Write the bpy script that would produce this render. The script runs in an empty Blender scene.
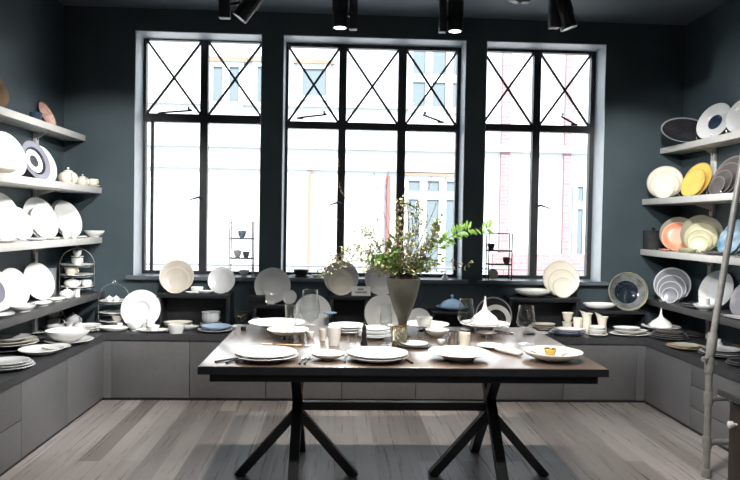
import bpy, bmesh, math, random
from mathutils import Vector, Matrix, Quaternion
random.seed(7)
scene = bpy.context.scene
COL = scene.collection
PI = math.pi

# ------------------------------------------------------------------ camera
F, YAW, PITCH, ROLL, H = 683.14, .0468, -.0253, .0171, 1.42
_cy, _sy = math.cos(YAW), math.sin(YAW)
FW = Vector((_sy*math.cos(PITCH), _cy*math.cos(PITCH), math.sin(PITCH)))
_r = Vector((_cy, -_sy, 0)); _u = _r.cross(FW)
RT = math.cos(ROLL)*_r + math.sin(ROLL)*_u
UP = -math.sin(ROLL)*_r + math.cos(ROLL)*_u
EYE = Vector((0, 0, H))
cam = bpy.data.cameras.new('camera'); co = bpy.data.objects.new('camera', cam); COL.objects.link(co)
cam.sensor_width = 36; cam.lens = F*36/740; cam.clip_start = .05; cam.clip_end = 200
m3 = Matrix((RT, UP, -FW)).transposed()
co.matrix_world = Matrix.Translation(EYE) @ m3.to_4x4()
scene.camera = co

def ray(u, v): return FW + RT*((u-370)/F) + UP*((240-v)/F)
def onz(u, v, z): d = ray(u, v); return EYE + d*((z-H)/d.z)
def ony(u, v, y): d = ray(u, v); return EYE + d*(y/d.y)
def onx(u, v, x): d = ray(u, v); return EYE + d*(x/d.x)
def uy(u, y, z):                     # point of depth y and height z seen at column u
    k = (u-370)/F; a = RT - FW*k
    x = -(a.y*y + a.z*(z-H))/a.x
    return Vector((x, y, z))
def ux(u, x, z):                     # point with given x and height z seen at column u
    k = (u-370)/F; a = RT - FW*k
    return Vector((x, -(a.x*x + a.z*(z-H))/a.y, z))
def depth(p): return (Vector(p)-EYE).dot(FW)
def size(px, p): return px*depth(p)/F

# ------------------------------------------------------------------ materials
def mat(name, col, rough=.5, metal=0., spec=.5, var=0., scale=8., bump=0., coat=0., trans=0., emit=None, stretch=None, col2=None, ior=None):
    m = bpy.data.materials.new(name); m.use_nodes = True
    n = m.node_tree.nodes; l = m.node_tree.links; b = n['Principled BSDF']
    b.inputs['Base Color'].default_value = (*col, 1); b.inputs['Roughness'].default_value = rough
    b.inputs['Metallic'].default_value = metal; b.inputs['Specular IOR Level'].default_value = spec
    b.inputs['Coat Weight'].default_value = coat; b.inputs['Coat Roughness'].default_value = .2 if name.startswith('table') else .05; b.inputs['Coat IOR'].default_value = 2.1 if name.startswith('table') else 1.5
    b.inputs['Transmission Weight'].default_value = trans
    if ior: b.inputs['IOR'].default_value = ior
    if emit:
        b.inputs['Emission Color'].default_value = (*emit[0], 1); b.inputs['Emission Strength'].default_value = emit[1]
    tc = n.new('ShaderNodeTexCoord'); mp = n.new('ShaderNodeMapping'); l.new(tc.outputs['Object'], mp.inputs[0])
    if stretch: mp.inputs['Scale'].default_value = stretch
    nz = n.new('ShaderNodeTexNoise'); nz.inputs['Scale'].default_value = scale; nz.inputs['Detail'].default_value = 5
    l.new(mp.outputs[0], nz.inputs['Vector'])
    if var or col2:
        rp = n.new('ShaderNodeValToRGB'); l.new(nz.outputs[0], rp.inputs[0])
        c2 = col2 or tuple(min(1, c*(1+var)) for c in col); c1 = col if col2 else tuple(c*(1-var) for c in col)
        rp.color_ramp.elements[0].position = .35; rp.color_ramp.elements[1].position = .65
        rp.color_ramp.elements[0].color = (*c1, 1); rp.color_ramp.elements[1].color = (*c2, 1)
        l.new(rp.outputs[0], b.inputs['Base Color'])
    if bump:
        bp = n.new('ShaderNodeBump'); bp.inputs['Strength'].default_value = bump; bp.inputs['Distance'].default_value = .01
        l.new(nz.outputs[0], bp.inputs['Height']); l.new(bp.outputs[0], b.inputs['Normal'])
    return m

def glass_mat(name, tint=(1, 1, 1), refl=.9, ior=1.45):
    m = bpy.data.materials.new(name); m.use_nodes = True
    n = m.node_tree.nodes; l = m.node_tree.links; n.clear()
    o = n.new('ShaderNodeOutputMaterial'); t = n.new('ShaderNodeBsdfTransparent'); g = n.new('ShaderNodeBsdfGlossy')
    t.inputs[0].default_value = (*tint, 1); g.inputs['Roughness'].default_value = .02; g.inputs[0].default_value = (refl, refl, refl, 1)
    lw = n.new('ShaderNodeLayerWeight'); lw.inputs[0].default_value = .5
    pw = n.new('ShaderNodeMath'); pw.operation = 'POWER'; l.new(lw.outputs['Facing'], pw.inputs[0]); pw.inputs[1].default_value = 2.3
    fr = n.new('ShaderNodeMapRange'); fr.inputs[3].default_value = .055; fr.inputs[4].default_value = ior-.75; l.new(pw.outputs[0], fr.inputs[0])
    mx = n.new('ShaderNodeMixShader'); l.new(fr.outputs[0], mx.inputs[0]); l.new(t.outputs[0], mx.inputs[1]); l.new(g.outputs[0], mx.inputs[2])
    l.new(mx.outputs[0], o.inputs[0]); return m

def brick_mat(name, c1, c2, mortar, sx, sy, scale=1., rough=.8, rot=(0, 0, 0), msize=.012, bump=0., grain=None):
    m = bpy.data.materials.new(name); m.use_nodes = True
    n = m.node_tree.nodes; l = m.node_tree.links; b = n['Principled BSDF']
    tc = n.new('ShaderNodeTexCoord'); mp = n.new('ShaderNodeMapping'); mp.inputs['Rotation'].default_value = rot
    l.new(tc.outputs['Object'], mp.inputs[0])
    br = n.new('ShaderNodeTexBrick'); br.inputs['Scale'].default_value = scale
    br.inputs['Color1'].default_value = (*c1, 1); br.inputs['Color2'].default_value = (*c2, 1); br.inputs['Mortar'].default_value = (*mortar, 1)
    br.inputs['Brick Width'].default_value = sx; br.inputs['Row Height'].default_value = sy; br.inputs['Mortar Size'].default_value = msize
    br.offset = .37; br.offset_frequency = 2
    l.new(mp.outputs[0], br.inputs['Vector'])
    out = br.outputs['Color']
    if grain:
        m2 = n.new('ShaderNodeMapping'); m2.inputs['Scale'].default_value = grain; l.new(tc.outputs['Object'], m2.inputs[0])
        nz = n.new('ShaderNodeTexNoise'); nz.inputs['Scale'].default_value = 3; nz.inputs['Detail'].default_value = 8; nz.inputs['Roughness'].default_value = .65
        l.new(m2.outputs[0], nz.inputs['Vector'])
        rp = n.new('ShaderNodeValToRGB'); rp.color_ramp.elements[0].position = .32; rp.color_ramp.elements[1].position = .68
        rp.color_ramp.elements[0].color = (.86, .85, .84, 1); rp.color_ramp.elements[1].color = (1.15, 1.13, 1.1, 1)
        l.new(nz.outputs[0], rp.inputs[0])
        mx = n.new('ShaderNodeMix'); mx.data_type = 'RGBA'; mx.blend_type = 'MULTIPLY'; mx.inputs[0].default_value = 1
        l.new(out, mx.inputs[6]); l.new(rp.outputs[0], mx.inputs[7]); out = mx.outputs[2]
        rr = n.new('ShaderNodeMapRange'); rr.inputs[3].default_value = rough-.08; rr.inputs[4].default_value = rough+.12
        l.new(nz.outputs[0], rr.inputs[0]); l.new(rr.outputs[0], b.inputs['Roughness'])
    else:
        b.inputs['Roughness'].default_value = rough
    l.new(out, b.inputs['Base Color'])
    if bump:
        bp = n.new('ShaderNodeBump'); bp.inputs['Strength'].default_value = bump; bp.inputs['Distance'].default_value = .004
        l.new(br.outputs['Fac'], bp.inputs['Height']); bp.invert = True; l.new(bp.outputs[0], b.inputs['Normal'])
    return m

M = {}
M['wall'] = mat('slate_paint', (.043, .064, .075), .5, var=.12, scale=3, bump=.04)
M['ceil'] = mat('ceiling_paint', (.085, .105, .12), .6, var=.08, scale=2)
M['reveal'] = mat('reveal_glare', (.50, .53, .56), .4, var=.06)  # daylight glare on the slate reveals, put into a lighter colour
M['steel'] = mat('window_steel', (.016, .018, .02), .42, var=.2)
M['floor'] = brick_mat('floor_planks', (.15, .131, .127), (.31, .288, .28), (.12, .105, .10), 1.7, .125, 1, .27, (0, 0, PI/2), .0018, .12, (11, .35, 1))
M['front'] = mat('cabinet_laminate', (.105, .105, .108), .42, var=.05, scale=30)
M['worktop'] = mat('worktop_laminate', (.045, .046, .05), .35, var=.15, scale=40)
M['kick'] = mat('kick_black', (.008, .008, .009), .5)
M['shelf'] = mat('shelf_laminate', (.56, .55, .52), .4, var=.05, scale=20)
M['darkshelf'] = mat('dark_shelf_laminate', (.075, .073, .075), .4, var=.06, scale=20)
M['upright'] = mat('upright_steel', (.62, .62, .60), .45)
M['black'] = mat('black_board', (.010, .011, .014), .4, var=.2, scale=20)
M['blackmetal'] = mat('black_metal', (.012, .012, .013), .38, var=.2)
M['table'] = mat('table_oak', (.10, .070, .052), .28, coat=1, spec=.7, var=0, scale=5, col2=(.17, .12, .092), stretch=(1.2, 16, 8), bump=.06)
M['white'] = mat('white_porcelain', (.80, .80, .78), .16, var=.02)
M['cream'] = mat('cream_porcelain', (.74, .70, .59), .2, var=.03)
M['greyw'] = mat('grey_white_porcelain', (.62, .63, .63), .2, var=.03)
M['taupe'] = mat('taupe_stoneware', (.46, .42, .36), .3, var=.08)
M['blue'] = mat('pale_blue_porcelain', (.42, .58, .78), .2, var=.04)
M['grey'] = mat('grey_glaze', (.33, .33, .36), .25, var=.1)
M['lav'] = mat('lavender_grey_glaze', (.22, .22, .27), .25, var=.1)
M['dark'] = mat('charcoal_glaze', (.028, .028, .032), .25, var=.2)
M['navy'] = mat('navy_glaze', (.02, .035, .06), .15, var=.3)
M['brown'] = mat('brown_glaze', (.16, .105, .06), .35, var=.25)
M['umber'] = mat('dark_umber_glaze', (.085, .073, .07), .4, var=.15)
M['coral'] = mat('coral_glaze', (.70, .27, .15), .3, var=.15)
M['coralp'] = mat('coral_pattern', (.52, .22, .17), .3, col2=(.75, .55, .46), scale=26)
M['olive'] = mat('olive_glaze', (.50, .48, .30), .3, var=.1)
M['olived'] = mat('dark_olive_glaze', (.24, .225, .17), .3, var=.15)
M['yellow'] = mat('yellow_glaze', (.78, .56, .13), .3, var=.06)
M['denim'] = mat('blue_mottled_glaze', (.08, .18, .27), .3, col2=(.34, .47, .56), scale=14)
M['wood'] = mat('pale_wood', (.56, .41, .25), .4, col2=(.64, .5, .33), stretch=(1, 9, 1))
M['gold'] = mat('gold_metal', (.66, .46, .13), .25, metal=.9)
M['silver'] = mat('cutlery_steel', (.62, .62, .62), .2, metal=1)
M['chrome'] = mat('wire_chrome', (.66, .67, .68), .25, metal=1)
M['glass'] = glass_mat('clear_glass', (.97, .98, .98))
M['pane'] = glass_mat('window_pane', (.98, .99, .99), .6, 1.35)
M['smoke'] = mat('smoked_plate_glass', (.20, .21, .23), .12, var=.1, coat=.5)
M['vase'] = mat('grey_green_stoneware', (.04, .043, .032), .45, col2=(.085, .086, .066), scale=6, bump=.1)
M['cloth'] = mat('white_linen', (.78, .76, .72), .9, bump=.3, scale=60)
M['darkcloth'] = mat('charcoal_linen', (.04, .04, .045), .9, bump=.3, scale=60)
M['greycloth'] = mat('grey_linen', (.23, .23, .26), .9, bump=.3, scale=60)
M['pipe'] = mat('galvanised_pipe', (.27, .265, .25), .45, metal=.35, var=.15, scale=20)
M['walnut'] = mat('walnut_wood', (.024, .016, .012), .4, col2=(.045, .03, .022), stretch=(3, 3, .5), scale=9)
M['card'] = mat('white_card', (.8, .8, .8), .7)
M['ink'] = mat('grey_ink', (.12, .14, .2), .7)
M['bark'] = mat('twig_bark', (.11, .062, .045), .7, var=.3)
M['leaf'] = mat('green_leaf', (.11, .24, .045), .5, col2=(.22, .38, .08), scale=20)
M['leafd'] = mat('dull_leaf', (.13, .15, .06), .55, col2=(.26, .27, .13), scale=20)
M['bloom'] = mat('pale_blossom', (.40, .42, .20), .6, col2=(.62, .61, .40), scale=30)
M['bud'] = mat('brown_bud', (.16, .09, .07), .6, col2=(.32, .24, .16), scale=30)
M['lampon'] = mat('lit_lens', (.9, .9, .85), .3, emit=((1, .95, .85), 9))
M['lampoff'] = mat('lamp_lens', (.25, .25, .26), .25)
M['render'] = mat('facade_render', (.50, .47, .44), .9, var=.05, scale=1.5)
M['stone'] = mat('facade_stone', (.20, .135, .095), .9, var=.08, scale=3)
M['brick'] = brick_mat('facade_brick', (.26, .115, .115), (.30, .145, .145), (.31, .18, .178), .22, .075, 1, .9, (PI/2, 0, 0), .010)
M['course'] = mat('facade_course', (.36, .30, .25), .9)
M['fglass'] = mat('facade_glass', (.13, .145, .15), .4, spec=.1)
M['fframe'] = mat('facade_white_frame', (.55, .55, .55), .6)
M['fred'] = mat('facade_red_pipe', (.22, .075, .065), .7)
M['street'] = mat('street_stone', (.42, .41, .40), .9, var=.1)
M['ironwork'] = mat('railing_iron', (.13, .13, .14), .6)

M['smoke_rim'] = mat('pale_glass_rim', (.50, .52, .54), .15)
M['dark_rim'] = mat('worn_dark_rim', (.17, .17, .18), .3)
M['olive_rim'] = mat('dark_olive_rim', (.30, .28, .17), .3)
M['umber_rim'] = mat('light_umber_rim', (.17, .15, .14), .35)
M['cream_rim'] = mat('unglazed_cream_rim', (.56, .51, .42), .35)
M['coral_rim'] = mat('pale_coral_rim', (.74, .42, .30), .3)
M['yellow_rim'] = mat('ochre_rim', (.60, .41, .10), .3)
EDGE = {'smoke': 'smoke_rim', 'olive': 'olive_rim', 'umber': 'umber_rim', 'cream': 'cream_rim', 'coral': 'coral_rim', 'yellow': 'yellow_rim', 'taupe': 'cream_rim'}  # rim bands paint highlights and edge shading onto the nested plates
# ------------------------------------------------------------------ mesh builder
class MB:
    def __init__(s): s.v = []; s.f = []; s.m = []
    def _add(s, vs, fs, mi=0):
        k = len(s.v); s.v += [tuple(p) for p in vs]; s.f += [tuple(i+k for i in f) for f in fs]; s.m += [mi]*len(fs); return s
    def box(s, a, b, mi=0, bev=0.):
        x0, y0, z0 = (min(a[i], b[i]) for i in range(3)); x1, y1, z1 = (max(a[i], b[i]) for i in range(3))
        if bev <= 0:
            vs = [(x0,y0,z0),(x1,y0,z0),(x1,y1,z0),(x0,y1,z0),(x0,y0,z1),(x1,y0,z1),(x1,y1,z1),(x0,y1,z1)]
            return s._add(vs, [(3,2,1,0),(4,5,6,7),(0,1,5,4),(1,2,6,5),(2,3,7,6),(3,0,4,7)], mi)
        bm = bmesh.new(); bmesh.ops.create_cube(bm, size=1)
        for p in bm.verts: p.co = Vector(((x0+x1)/2+p.co.x*(x1-x0), (y0+y1)/2+p.co.y*(y1-y0), (z0+z1)/2+p.co.z*(z1-z0)))
        bmesh.ops.bevel(bm, geom=bm.edges[:], offset=bev, segments=2, affect='EDGES', profile=.5)
        bm.verts.index_update()
        s._add([p.co[:] for p in bm.verts], [[p.index for p in f.verts] for f in bm.faces], mi); bm.free(); return s
    def lathe(s, prof, seg=40, mi=0, c=(0, 0, 0), mf=None, ax=1., ay=1., wob=None):
        # prof: (r, z) pairs; closed at the axis when r == 0; mf(i) = material of band i
        k = len(s.v); rings = []
        for (r, z) in prof:
            if r < 1e-6: rings.append([len(s.v)]); s.v.append((c[0], c[1], c[2]+z))
            else:
                a = []
                for j in range(seg):
                    t = 2*PI*j/seg; q = r*(wob(t, r) if wob else 1)
                    a.append(len(s.v)); s.v.append((c[0]+q*ax*math.cos(t), c[1]+q*ay*math.sin(t), c[2]+z))
                rings.append(a)
        for i in range(len(rings)-1):
            a, b = rings[i], rings[i+1]; mm = mf(i) if mf else mi
            if len(a) == 1 and len(b) == 1: continue
            for j in range(seg):
                j2 = (j+1) % seg
                if len(a) == 1: f = (a[0], b[j2], b[j])
                elif len(b) == 1: f = (a[j], a[j2], b[0])
                else: f = (a[j], a[j2], b[j2], b[j])
                s.f.append(f); s.m.append(mm)
        return s
    def tube(s, pts, r, seg=8, mi=0, cap=True, closed=False):
        pts = [Vector(p) for p in pts]; n = len(pts); rs = r if isinstance(r, (list, tuple)) else [r]*n
        T = []
        for i in range(n):
            a = pts[i-1] if (i > 0 or closed) else pts[i]; b = pts[(i+1) % n] if (i < n-1 or closed) else pts[i]
            T.append((b-a).normalized())
        ref = Vector((0, 0, 1)) if abs(T[0].z) < .9 else Vector((1, 0, 0))
        N = (ref - T[0]*ref.dot(T[0])).normalized(); rings = []
        for i in range(n):
            if i: N = (N - T[i]*N.dot(T[i]));  N = N.normalized() if N.length > 1e-6 else T[i].orthogonal().normalized()
            B = T[i].cross(N); a = []
            for j in range(seg):
                t = 2*PI*j/seg+PI/seg; a.append(len(s.v)); s.v.append(tuple(pts[i]+N*(rs[i]*math.cos(t))+B*(rs[i]*math.sin(t))))
            rings.append(a)
        for i in range(n if closed else n-1):
            a, b = rings[i], rings[(i+1) % n]
            for j in range(seg):
                j2 = (j+1) % seg; s.f.append((a[j], a[j2], b[j2], b[j])); s.m.append(mi)
        if cap and not closed:
            s.f.append(tuple(reversed(rings[0]))); s.m.append(mi); s.f.append(tuple(rings[-1])); s.m.append(mi)
        return s
    def build(s, name, mats, parent=None, smooth=True, ang=35):
        me = bpy.data.meshes.new(name); me.from_pydata(s.v, [], s.f)
        if not isinstance(mats, (list, tuple)): mats = [mats]
        for x in mats: me.materials.append(x)
        me.polygons.foreach_set('material_index', s.m); me.update()
        bm = bmesh.new(); bm.from_mesh(me); bmesh.ops.recalc_face_normals(bm, faces=bm.faces[:]); bm.to_mesh(me); bm.free()
        if smooth:
            me.polygons.foreach_set('use_smooth', [True]*len(me.polygons)); me.set_sharp_from_angle(angle=math.radians(ang))
        o = bpy.data.objects.new(name, me); COL.objects.link(o)
        if parent: o.parent = parent
        return o

def tag(o, label=None, cat=None, group=None, kind=None):
    if label: o['label'] = label
    if cat: o['category'] = cat
    if group: o['group'] = group
    if kind: o['kind'] = kind
    return o
def thing(name, label, cat, loc=(0, 0, 0), rz=0., group=None):
    o = bpy.data.objects.new(name, None); COL.objects.link(o); o.location = loc; o.rotation_euler = (0, 0, rz); o.empty_display_size = .05
    return tag(o, label, cat, group)
def struct(name, mb, m, **k): return tag(mb.build(name, m, smooth=False, **k), kind='structure')
def arc(c, r, a0, a1, n=12, ax=(1, 0, 0), ay=(0, 0, 1)):
    c = Vector(c); ax = Vector(ax); ay = Vector(ay)
    return [c+ax*(r*math.cos(a0+(a1-a0)*i/n))+ay*(r*math.sin(a0+(a1-a0)*i/n)) for i in range(n+1)]

# ------------------------------------------------------------------ room
XW0, XW1, YB, ZC, CEIL, YF = -2.33, 3.017, 5.906, 3.2, 3.2, -2.6
CXL, CXR, CY, CZ = -1.797, 2.481, 5.370, .5255       # fronts and top of the built-in benches
WT = .32
struct('floor', MB().box((XW0-.3, YF-.3, -.12), (XW1+.3, YB+WT, 0)), M['floor'])
struct('ceiling', MB().box((XW0-.3, YF-.3, CEIL), (XW1+.3, YB+WT, CEIL+.25)), M['ceil'])
struct('wall_left', MB().box((XW0-.3, YF-.3, 0), (XW0, YB+WT, CEIL)), M['wall'])
struct('wall_right', MB().box((XW1, YF-.3, 0), (XW1+.3, YB+WT, CEIL)), M['wall'])
struct('wall_front', MB().box((XW0, YF-.3, 0), (XW1, YF, CEIL)), M['wall'])
ZS = .935                                             # sill height
ZW = 3.012                                            # head of the openings
def xw(u, v=150): return ony(u, v, YB).x
OPEN = [(xw(134.3), xw(260.8)), (xw(282), xw(464.6)), (xw(484.6), xw(604))]
wb = MB()
wb.box((XW0, YB, 0), (XW1, YB+WT, ZS-.03)); wb.box((XW0, YB, ZW), (XW1, YB+WT, CEIL))
edges = [XW0] + [x for o in OPEN for x in o] + [XW1]
for i in range(0, 8, 2): wb.box((edges[i], YB, ZS-.03), (edges[i+1], YB+WT, ZW))
struct('wall_back', wb, M['wall'])
YG = 6.16                                             # plane of the steel windows
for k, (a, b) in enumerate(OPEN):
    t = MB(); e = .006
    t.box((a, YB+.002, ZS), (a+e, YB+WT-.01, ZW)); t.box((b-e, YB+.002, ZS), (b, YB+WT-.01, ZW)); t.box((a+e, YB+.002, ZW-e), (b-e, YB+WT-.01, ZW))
    struct('trim_%d' % (k+1), t, M['reveal'])  # thin lining that carries the painted reveal glare
    s = MB(); s.box((a-.05, YB-.055, ZS-.03), (b+.05, YB+.001, ZS+.002), bev=.004); s.box((a+.001, YB, ZS-.03), (b-.001, YB+WT, ZS+.002))
    struct('trim_%d' % (k+4), s, mat_sill := (M.get('sill') or M.setdefault('sill', mat('sill_paint', (.10, .115, .13), .3, var=.06))))

def gx(u, v): return ony(u, v, YG).x
def gz(u, v): return ony(u, v, YG).z
WINS = [  # mullion columns (u at lower part), transom rows, frame
    dict(o=OPEN[0], fl=(142.7, 146.4), mul=[(200.3, 207.8)], fr=(260.5, 262), top=(145, 36.6, 40.4), tr=(113.6, 122), bot=(272.5, 276.5)),
    dict(o=OPEN[1], fl=(283, 287.6), mul=[(337.6, 345.2), (396.5, 404.6)], fr=(455, 459.4), top=(370, 45.5, 49.5), tr=(123.5, 130.6), bot=(276, 280)),
    dict(o=OPEN[2], fl=(478, 481), mul=[(530.8, 538)], fr=(588, 592), top=(540, 49, 53.5), tr=(125.5, 132.5), bot=(278.5, 283)),
]
for k, w in enumerate(WINS):
    a, b = w['o']; a += .008; b -= .008
    win = bpy.data.objects.new('window_%d' % (k+1), None); COL.objects.link(win); win['kind'] = 'structure'; win.location = ((a+b)/2, YG, ZS)
    off = Vector(win.location)
    def put(mb, name, m, parent=win, sm=False):
        mb.v = [tuple(Vector(p)-off) for p in mb.v]; return mb.build(name, m, parent, smooth=sm)
    uc = w['top'][0]; zt0, zt1 = gz(uc, w['top'][2]), gz(uc, w['top'][1])
    ztr0, ztr1 = gz(uc, w['tr'][1]), gz(uc, w['tr'][0])
    zb0, zb1 = ZS+.003, max(gz(uc, w['bot'][0]), ZS+.03)
    xl = max(gx(w['fl'][1], 160), a+.02); xr = min(gx(w['fr'][0], 160), b-.015)
    D = .03
    f = MB(); f.box((a, YG-D, zb0), (xl, YG+D, ZW-.008)); f.box((xr, YG-D, zb0), (b, YG+D, ZW-.008))
    f.box((xl, YG-D, zt0), (xr, YG+D, ZW-.008)); f.box((xl, YG-D, zb0), (xr, YG+D, zb1)); put(f, 'frame', M['steel'])
    f = MB(); f.box((xl, YG-D-.01, ztr0), (xr, YG+D, ztr1)); put(f, 'transom', M['steel'])
    xs = [xl]
    for (u0, u1) in w['mul']:
        x0, x1 = gx(u0, 170), gx(u1, 170)
        f = MB(); f.box((x0, YG-D-.005, zb1), (x1, YG+D, ztr0)); f.box((x0, YG-D-.005, ztr1), (x1, YG+D, zt0)); put(f, 'mullion', M['steel']); xs += [x0, x1]
    xs.append(xr)
    for i in range(0, len(xs), 2):
        x0, x1 = xs[i], xs[i+1]
        f = MB(); r = .0135
        f.tube([(x0, YG, ztr1), (x1, YG, zt0)], r, 4); f.tube([(x0, YG+.004, zt0), (x1, YG+.004, ztr1)], r, 4); put(f, 'cross_bar', M['steel'])
        f = MB(); f.box((x0, YG+.012, zb1), (x1, YG+.016, ztr0)); put(f, 'pane', M['pane'])
        f = MB(); f.box((x0, YG+.016, ztr1), (x1, YG+.020, zt0)); put(f, 'pane', M['pane'])
    if k == 0:
        x0 = gx(150.6, 200); x1 = gx(153.6, 200); f = MB().box((x0, YG-.012, zb1), (x1, YG+.01, ztr0)); put(f, 'casement_stile', M['steel'])
    # stays and handles
    def stay(u0, v0, u1, v1):
        p = ony(u0, v0, YG-.045); q = ony(u1, v1, YG-.06); d = (q-p)
        f = MB(); f.tube([p, p+d*.5, q, q+Vector((-d.x*.12, 0, .012)), q+Vector((-d.x*.1, 0, .03))], .009, 6); f.box(p-Vector((.03, -.012, .012)), p+Vector((.03, .02, .006))); put(f, 'window_stay', M['steel'])
    def handle(u, v, sgn):
        p = ony(u, v, YG-.04); f = MB()
        f.box(p-Vector((.012, -.012, .03)), p+Vector((.012, .012, .03))); f.tube([p, p+Vector((sgn*.03, -.03, .004)), p+Vector((sgn*.07, -.045, -.01)), p+Vector((sgn*.115, -.045, -.028))], [.012, .011, .007, .005], 6); put(f, 'window_handle', M['steel'])
    if k == 0: stay(161, 112.6, 192, 110.5); handle(202, 198, -1)
    if k == 1: stay(300, 117.5, 327, 114.5); stay(441, 121.5, 423, 115); handle(341, 203, -1); handle(401, 203.5, 1)
    if k == 2: stay(575, 124, 561, 116.5); handle(537, 206, 1)

# ------------------------------------------------------------------ street and the building opposite
YS = 14.0
struct('street', MB().box((-16, YB+WT, -.35), (16, YS+.5, -.15)), M['street'])
def fz(v, u=400): return ony(u, v, YS).z
def fx(u, v=180): return ony(u, v, YS).x
bl = thing('building', 'pale rendered building with red brick piers across the street', 'building', (0, YS, -.15))
def bp(mb, name, m, parent=bl):
    o = bl.location; mb.v = [tuple(Vector(p)-Vector(o)) for p in mb.v]; return mb.build(name, m, parent, smooth=False)
bp(MB().box((-15, YS, -.15), (15, YS+.4, 9.5)), 'wall', M['render'])
def fwin(u0, v0, u1, v1, cols, rail=None, lintel=None, dark='fglass'):
    x0, x1, z0, z1 = fx(u0, v0), fx(u1, v0), fz(v1, u0), fz(v0, u0); y = YS
    w = .09; f = MB(); n = cols
    f.box((x0, y-.05, z0), (x0+w, y, z1)); f.box((x1-w, y-.05, z0), (x1, y, z1)); f.box((x0+w, y-.05, z1-w), (x1-w, y, z1)); f.box((x0+w, y-.05, z0), (x1-w, y, z0+w))
    for i in range(1, n):
        xm = x0+(x1-x0)*i/n; f.box((xm-w*.8, y-.05, z0+w), (xm+w*.8, y, z1-w))
    if rail: zr = fz(rail, u0); f.box((x0+w, y-.045, zr-.08), (x1-w, y, zr+.08))
    fo = bp(f, 'window', M['fframe'])
    bp(MB().box((x0+w, y-.012, z0+w), (x1-w, y-.002, z1-w)), 'window_pane', M[dark], fo)
    if lintel: bp(MB().box((x0-.08, y-.09, z1), (x1+.08, y, z1+lintel)), 'lintel', M['stone'])
fwin(209, 62, 244, 107, 2, None, .1); fwin(253, 62, 282, 107, 2, None, .1)
fwin(298, 64, 331, 100, 1, None, .08); fwin(409, 44, 470, 112, 3, 78); fwin(404, 176, 462, 276, 3, 195, .06)
fwin(573, 182, 600, 262, 2, 205); fwin(474, 178, 488, 276, 1, 195)
# door surround
x0, x1 = fx(283, 200), fx(311, 200); z1 = fz(170, 300)
f = MB(); f.box((x0, YS-.06, -.15), (x0+.05, YS, z1)); f.box((x1-.06, YS-.06, -.15), (x1, YS, z1)); f.box((x0, YS-.06, z1), (x1, YS, z1+.07)); bp(f, 'door_frame', M['stone'])
bp(MB().box((x0+.05, YS-.02, -.15), (x1-.06, YS, z1)), 'door', M['fframe'])
for v in (108.5, 150, 171): bp(MB().box((-15, YS-.08, fz(v)-.02), (fx(470), YS, fz(v)+.04)), 'string_course', M['course'])
for v in (145,): bp(MB().box((fx(470), YS-.1, fz(v)-.1), (15, YS, fz(v)+.05)), 'string_course', M['course'])
for (u0, u1) in ((500, 509), (563, 570)):
    bp(MB().box((fx(u0), YS-.05, -.15), (fx(u1), YS, 7.5)), 'brick_pier', M['brick'])
bp(MB().box((fx(494), YS-.06, -.15), (fx(600), YS, fz(253, 520))), 'brick_plinth', M['brick'])
bp(MB().tube([(fx(388), YS-.08, -.15), (fx(388), YS-.08, fz(176))], .05, 8), 'drainpipe', M['fred'])
rl = thing('street_railing', 'dark iron railing along the pavement beyond the windows', 'railing', (0, 12.2, -.15))
zr = ony(300, 266, 12.2).z+.15
f = MB(); f.tube([(-9, 0, zr), (9, 0, zr)], .022, 8); f.tube([(-9, 0, zr-.06), (9, 0, zr-.06)], .012, 6); f.build('handrail', M['ironwork'], rl)
for i in range(13): MB().tube([(-9+1.5*i, 0, 0), (-9+1.5*i, 0, zr)], .016, 6).build('post', M['ironwork'], rl)

# ------------------------------------------------------------------ built-in benches
def bench_unit(name, label, x0, y0, x1, y1, side, rows=1, group='grey bench cabinets along the walls'):
    # carcass box with a door or drawer fronts on the given side
    cx, cy = (x0+x1)/2, (y0+y1)/2
    t = thing(name, label, 'cabinet', (cx, cy, 0), 0, group)
    lo, hi = .02, CZ-.052; g = .0025; th = .018
    def loc(a, b): return (a[0]-cx, a[1]-cy, a[2]), (b[0]-cx, b[1]-cy, b[2])
    if side == 'y': body = ((x0+.001, y0+th+.002, lo), (x1-.001, y1, hi)); kick = ((x0, y0+.010, 0), (x1, y0+.03, lo))
    elif side == 'x': body = ((x0, y0+.001, lo), (x1-th-.002, y1-.001, hi)); kick = ((x1-.03, y0, 0), (x1-.010, y1, lo))
    else: body = ((x0+th+.002, y0+.001, lo), (x1, y1-.001, hi)); kick = ((x0+.010, y0, 0), (x0+.03, y1, lo))
    MB().box(*loc(*body)).build('carcass', M['kick'], t, smooth=False)
    MB().box(*loc(*kick)).build('plinth', M['kick'], t, smooth=False)
    for r in range(rows):
        z0 = lo+(hi-lo)*r/rows+g; z1 = lo+(hi-lo)*(r+1)/rows-g
        if side == 'y': a = ((x0+g, y0, z0), (x1-g, y0+th, z1))
        elif side == 'x': a = ((x1-th, y0+g, z0), (x1, y1-g, z1))
        else: a = ((x0, y0+g, z0), (x0+th, y1-g, z1))
        MB().box(*loc(*a), bev=.0015).build('drawer' if rows > 1 else 'door', M['front'], t)
    return t
FO = .012                                              # fronts sit back under the worktop edge
seams = [uy(u, CY+FO, .25).x for u in (111.6, 189.5, 266, 342, 416, 490, 563.5, 636.5)]
names = ['plain grey bench cabinet below the left window, next to the left corner', 'grey bench cabinet seen past the left end of the table',
         'grey bench cabinet behind the left table pedestal', 'grey bench cabinet behind the middle of the table stretcher', 'grey bench cabinet behind the table, left of the right pedestal',
         'grey bench cabinet behind the right table pedestal', 'plain grey bench cabinet right of the table, next to the right corner']
for i in range(7): bench_unit('bench_cabinet', names[i], seams[i], CY+FO, seams[i+1], YB-.01, 'y')
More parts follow.
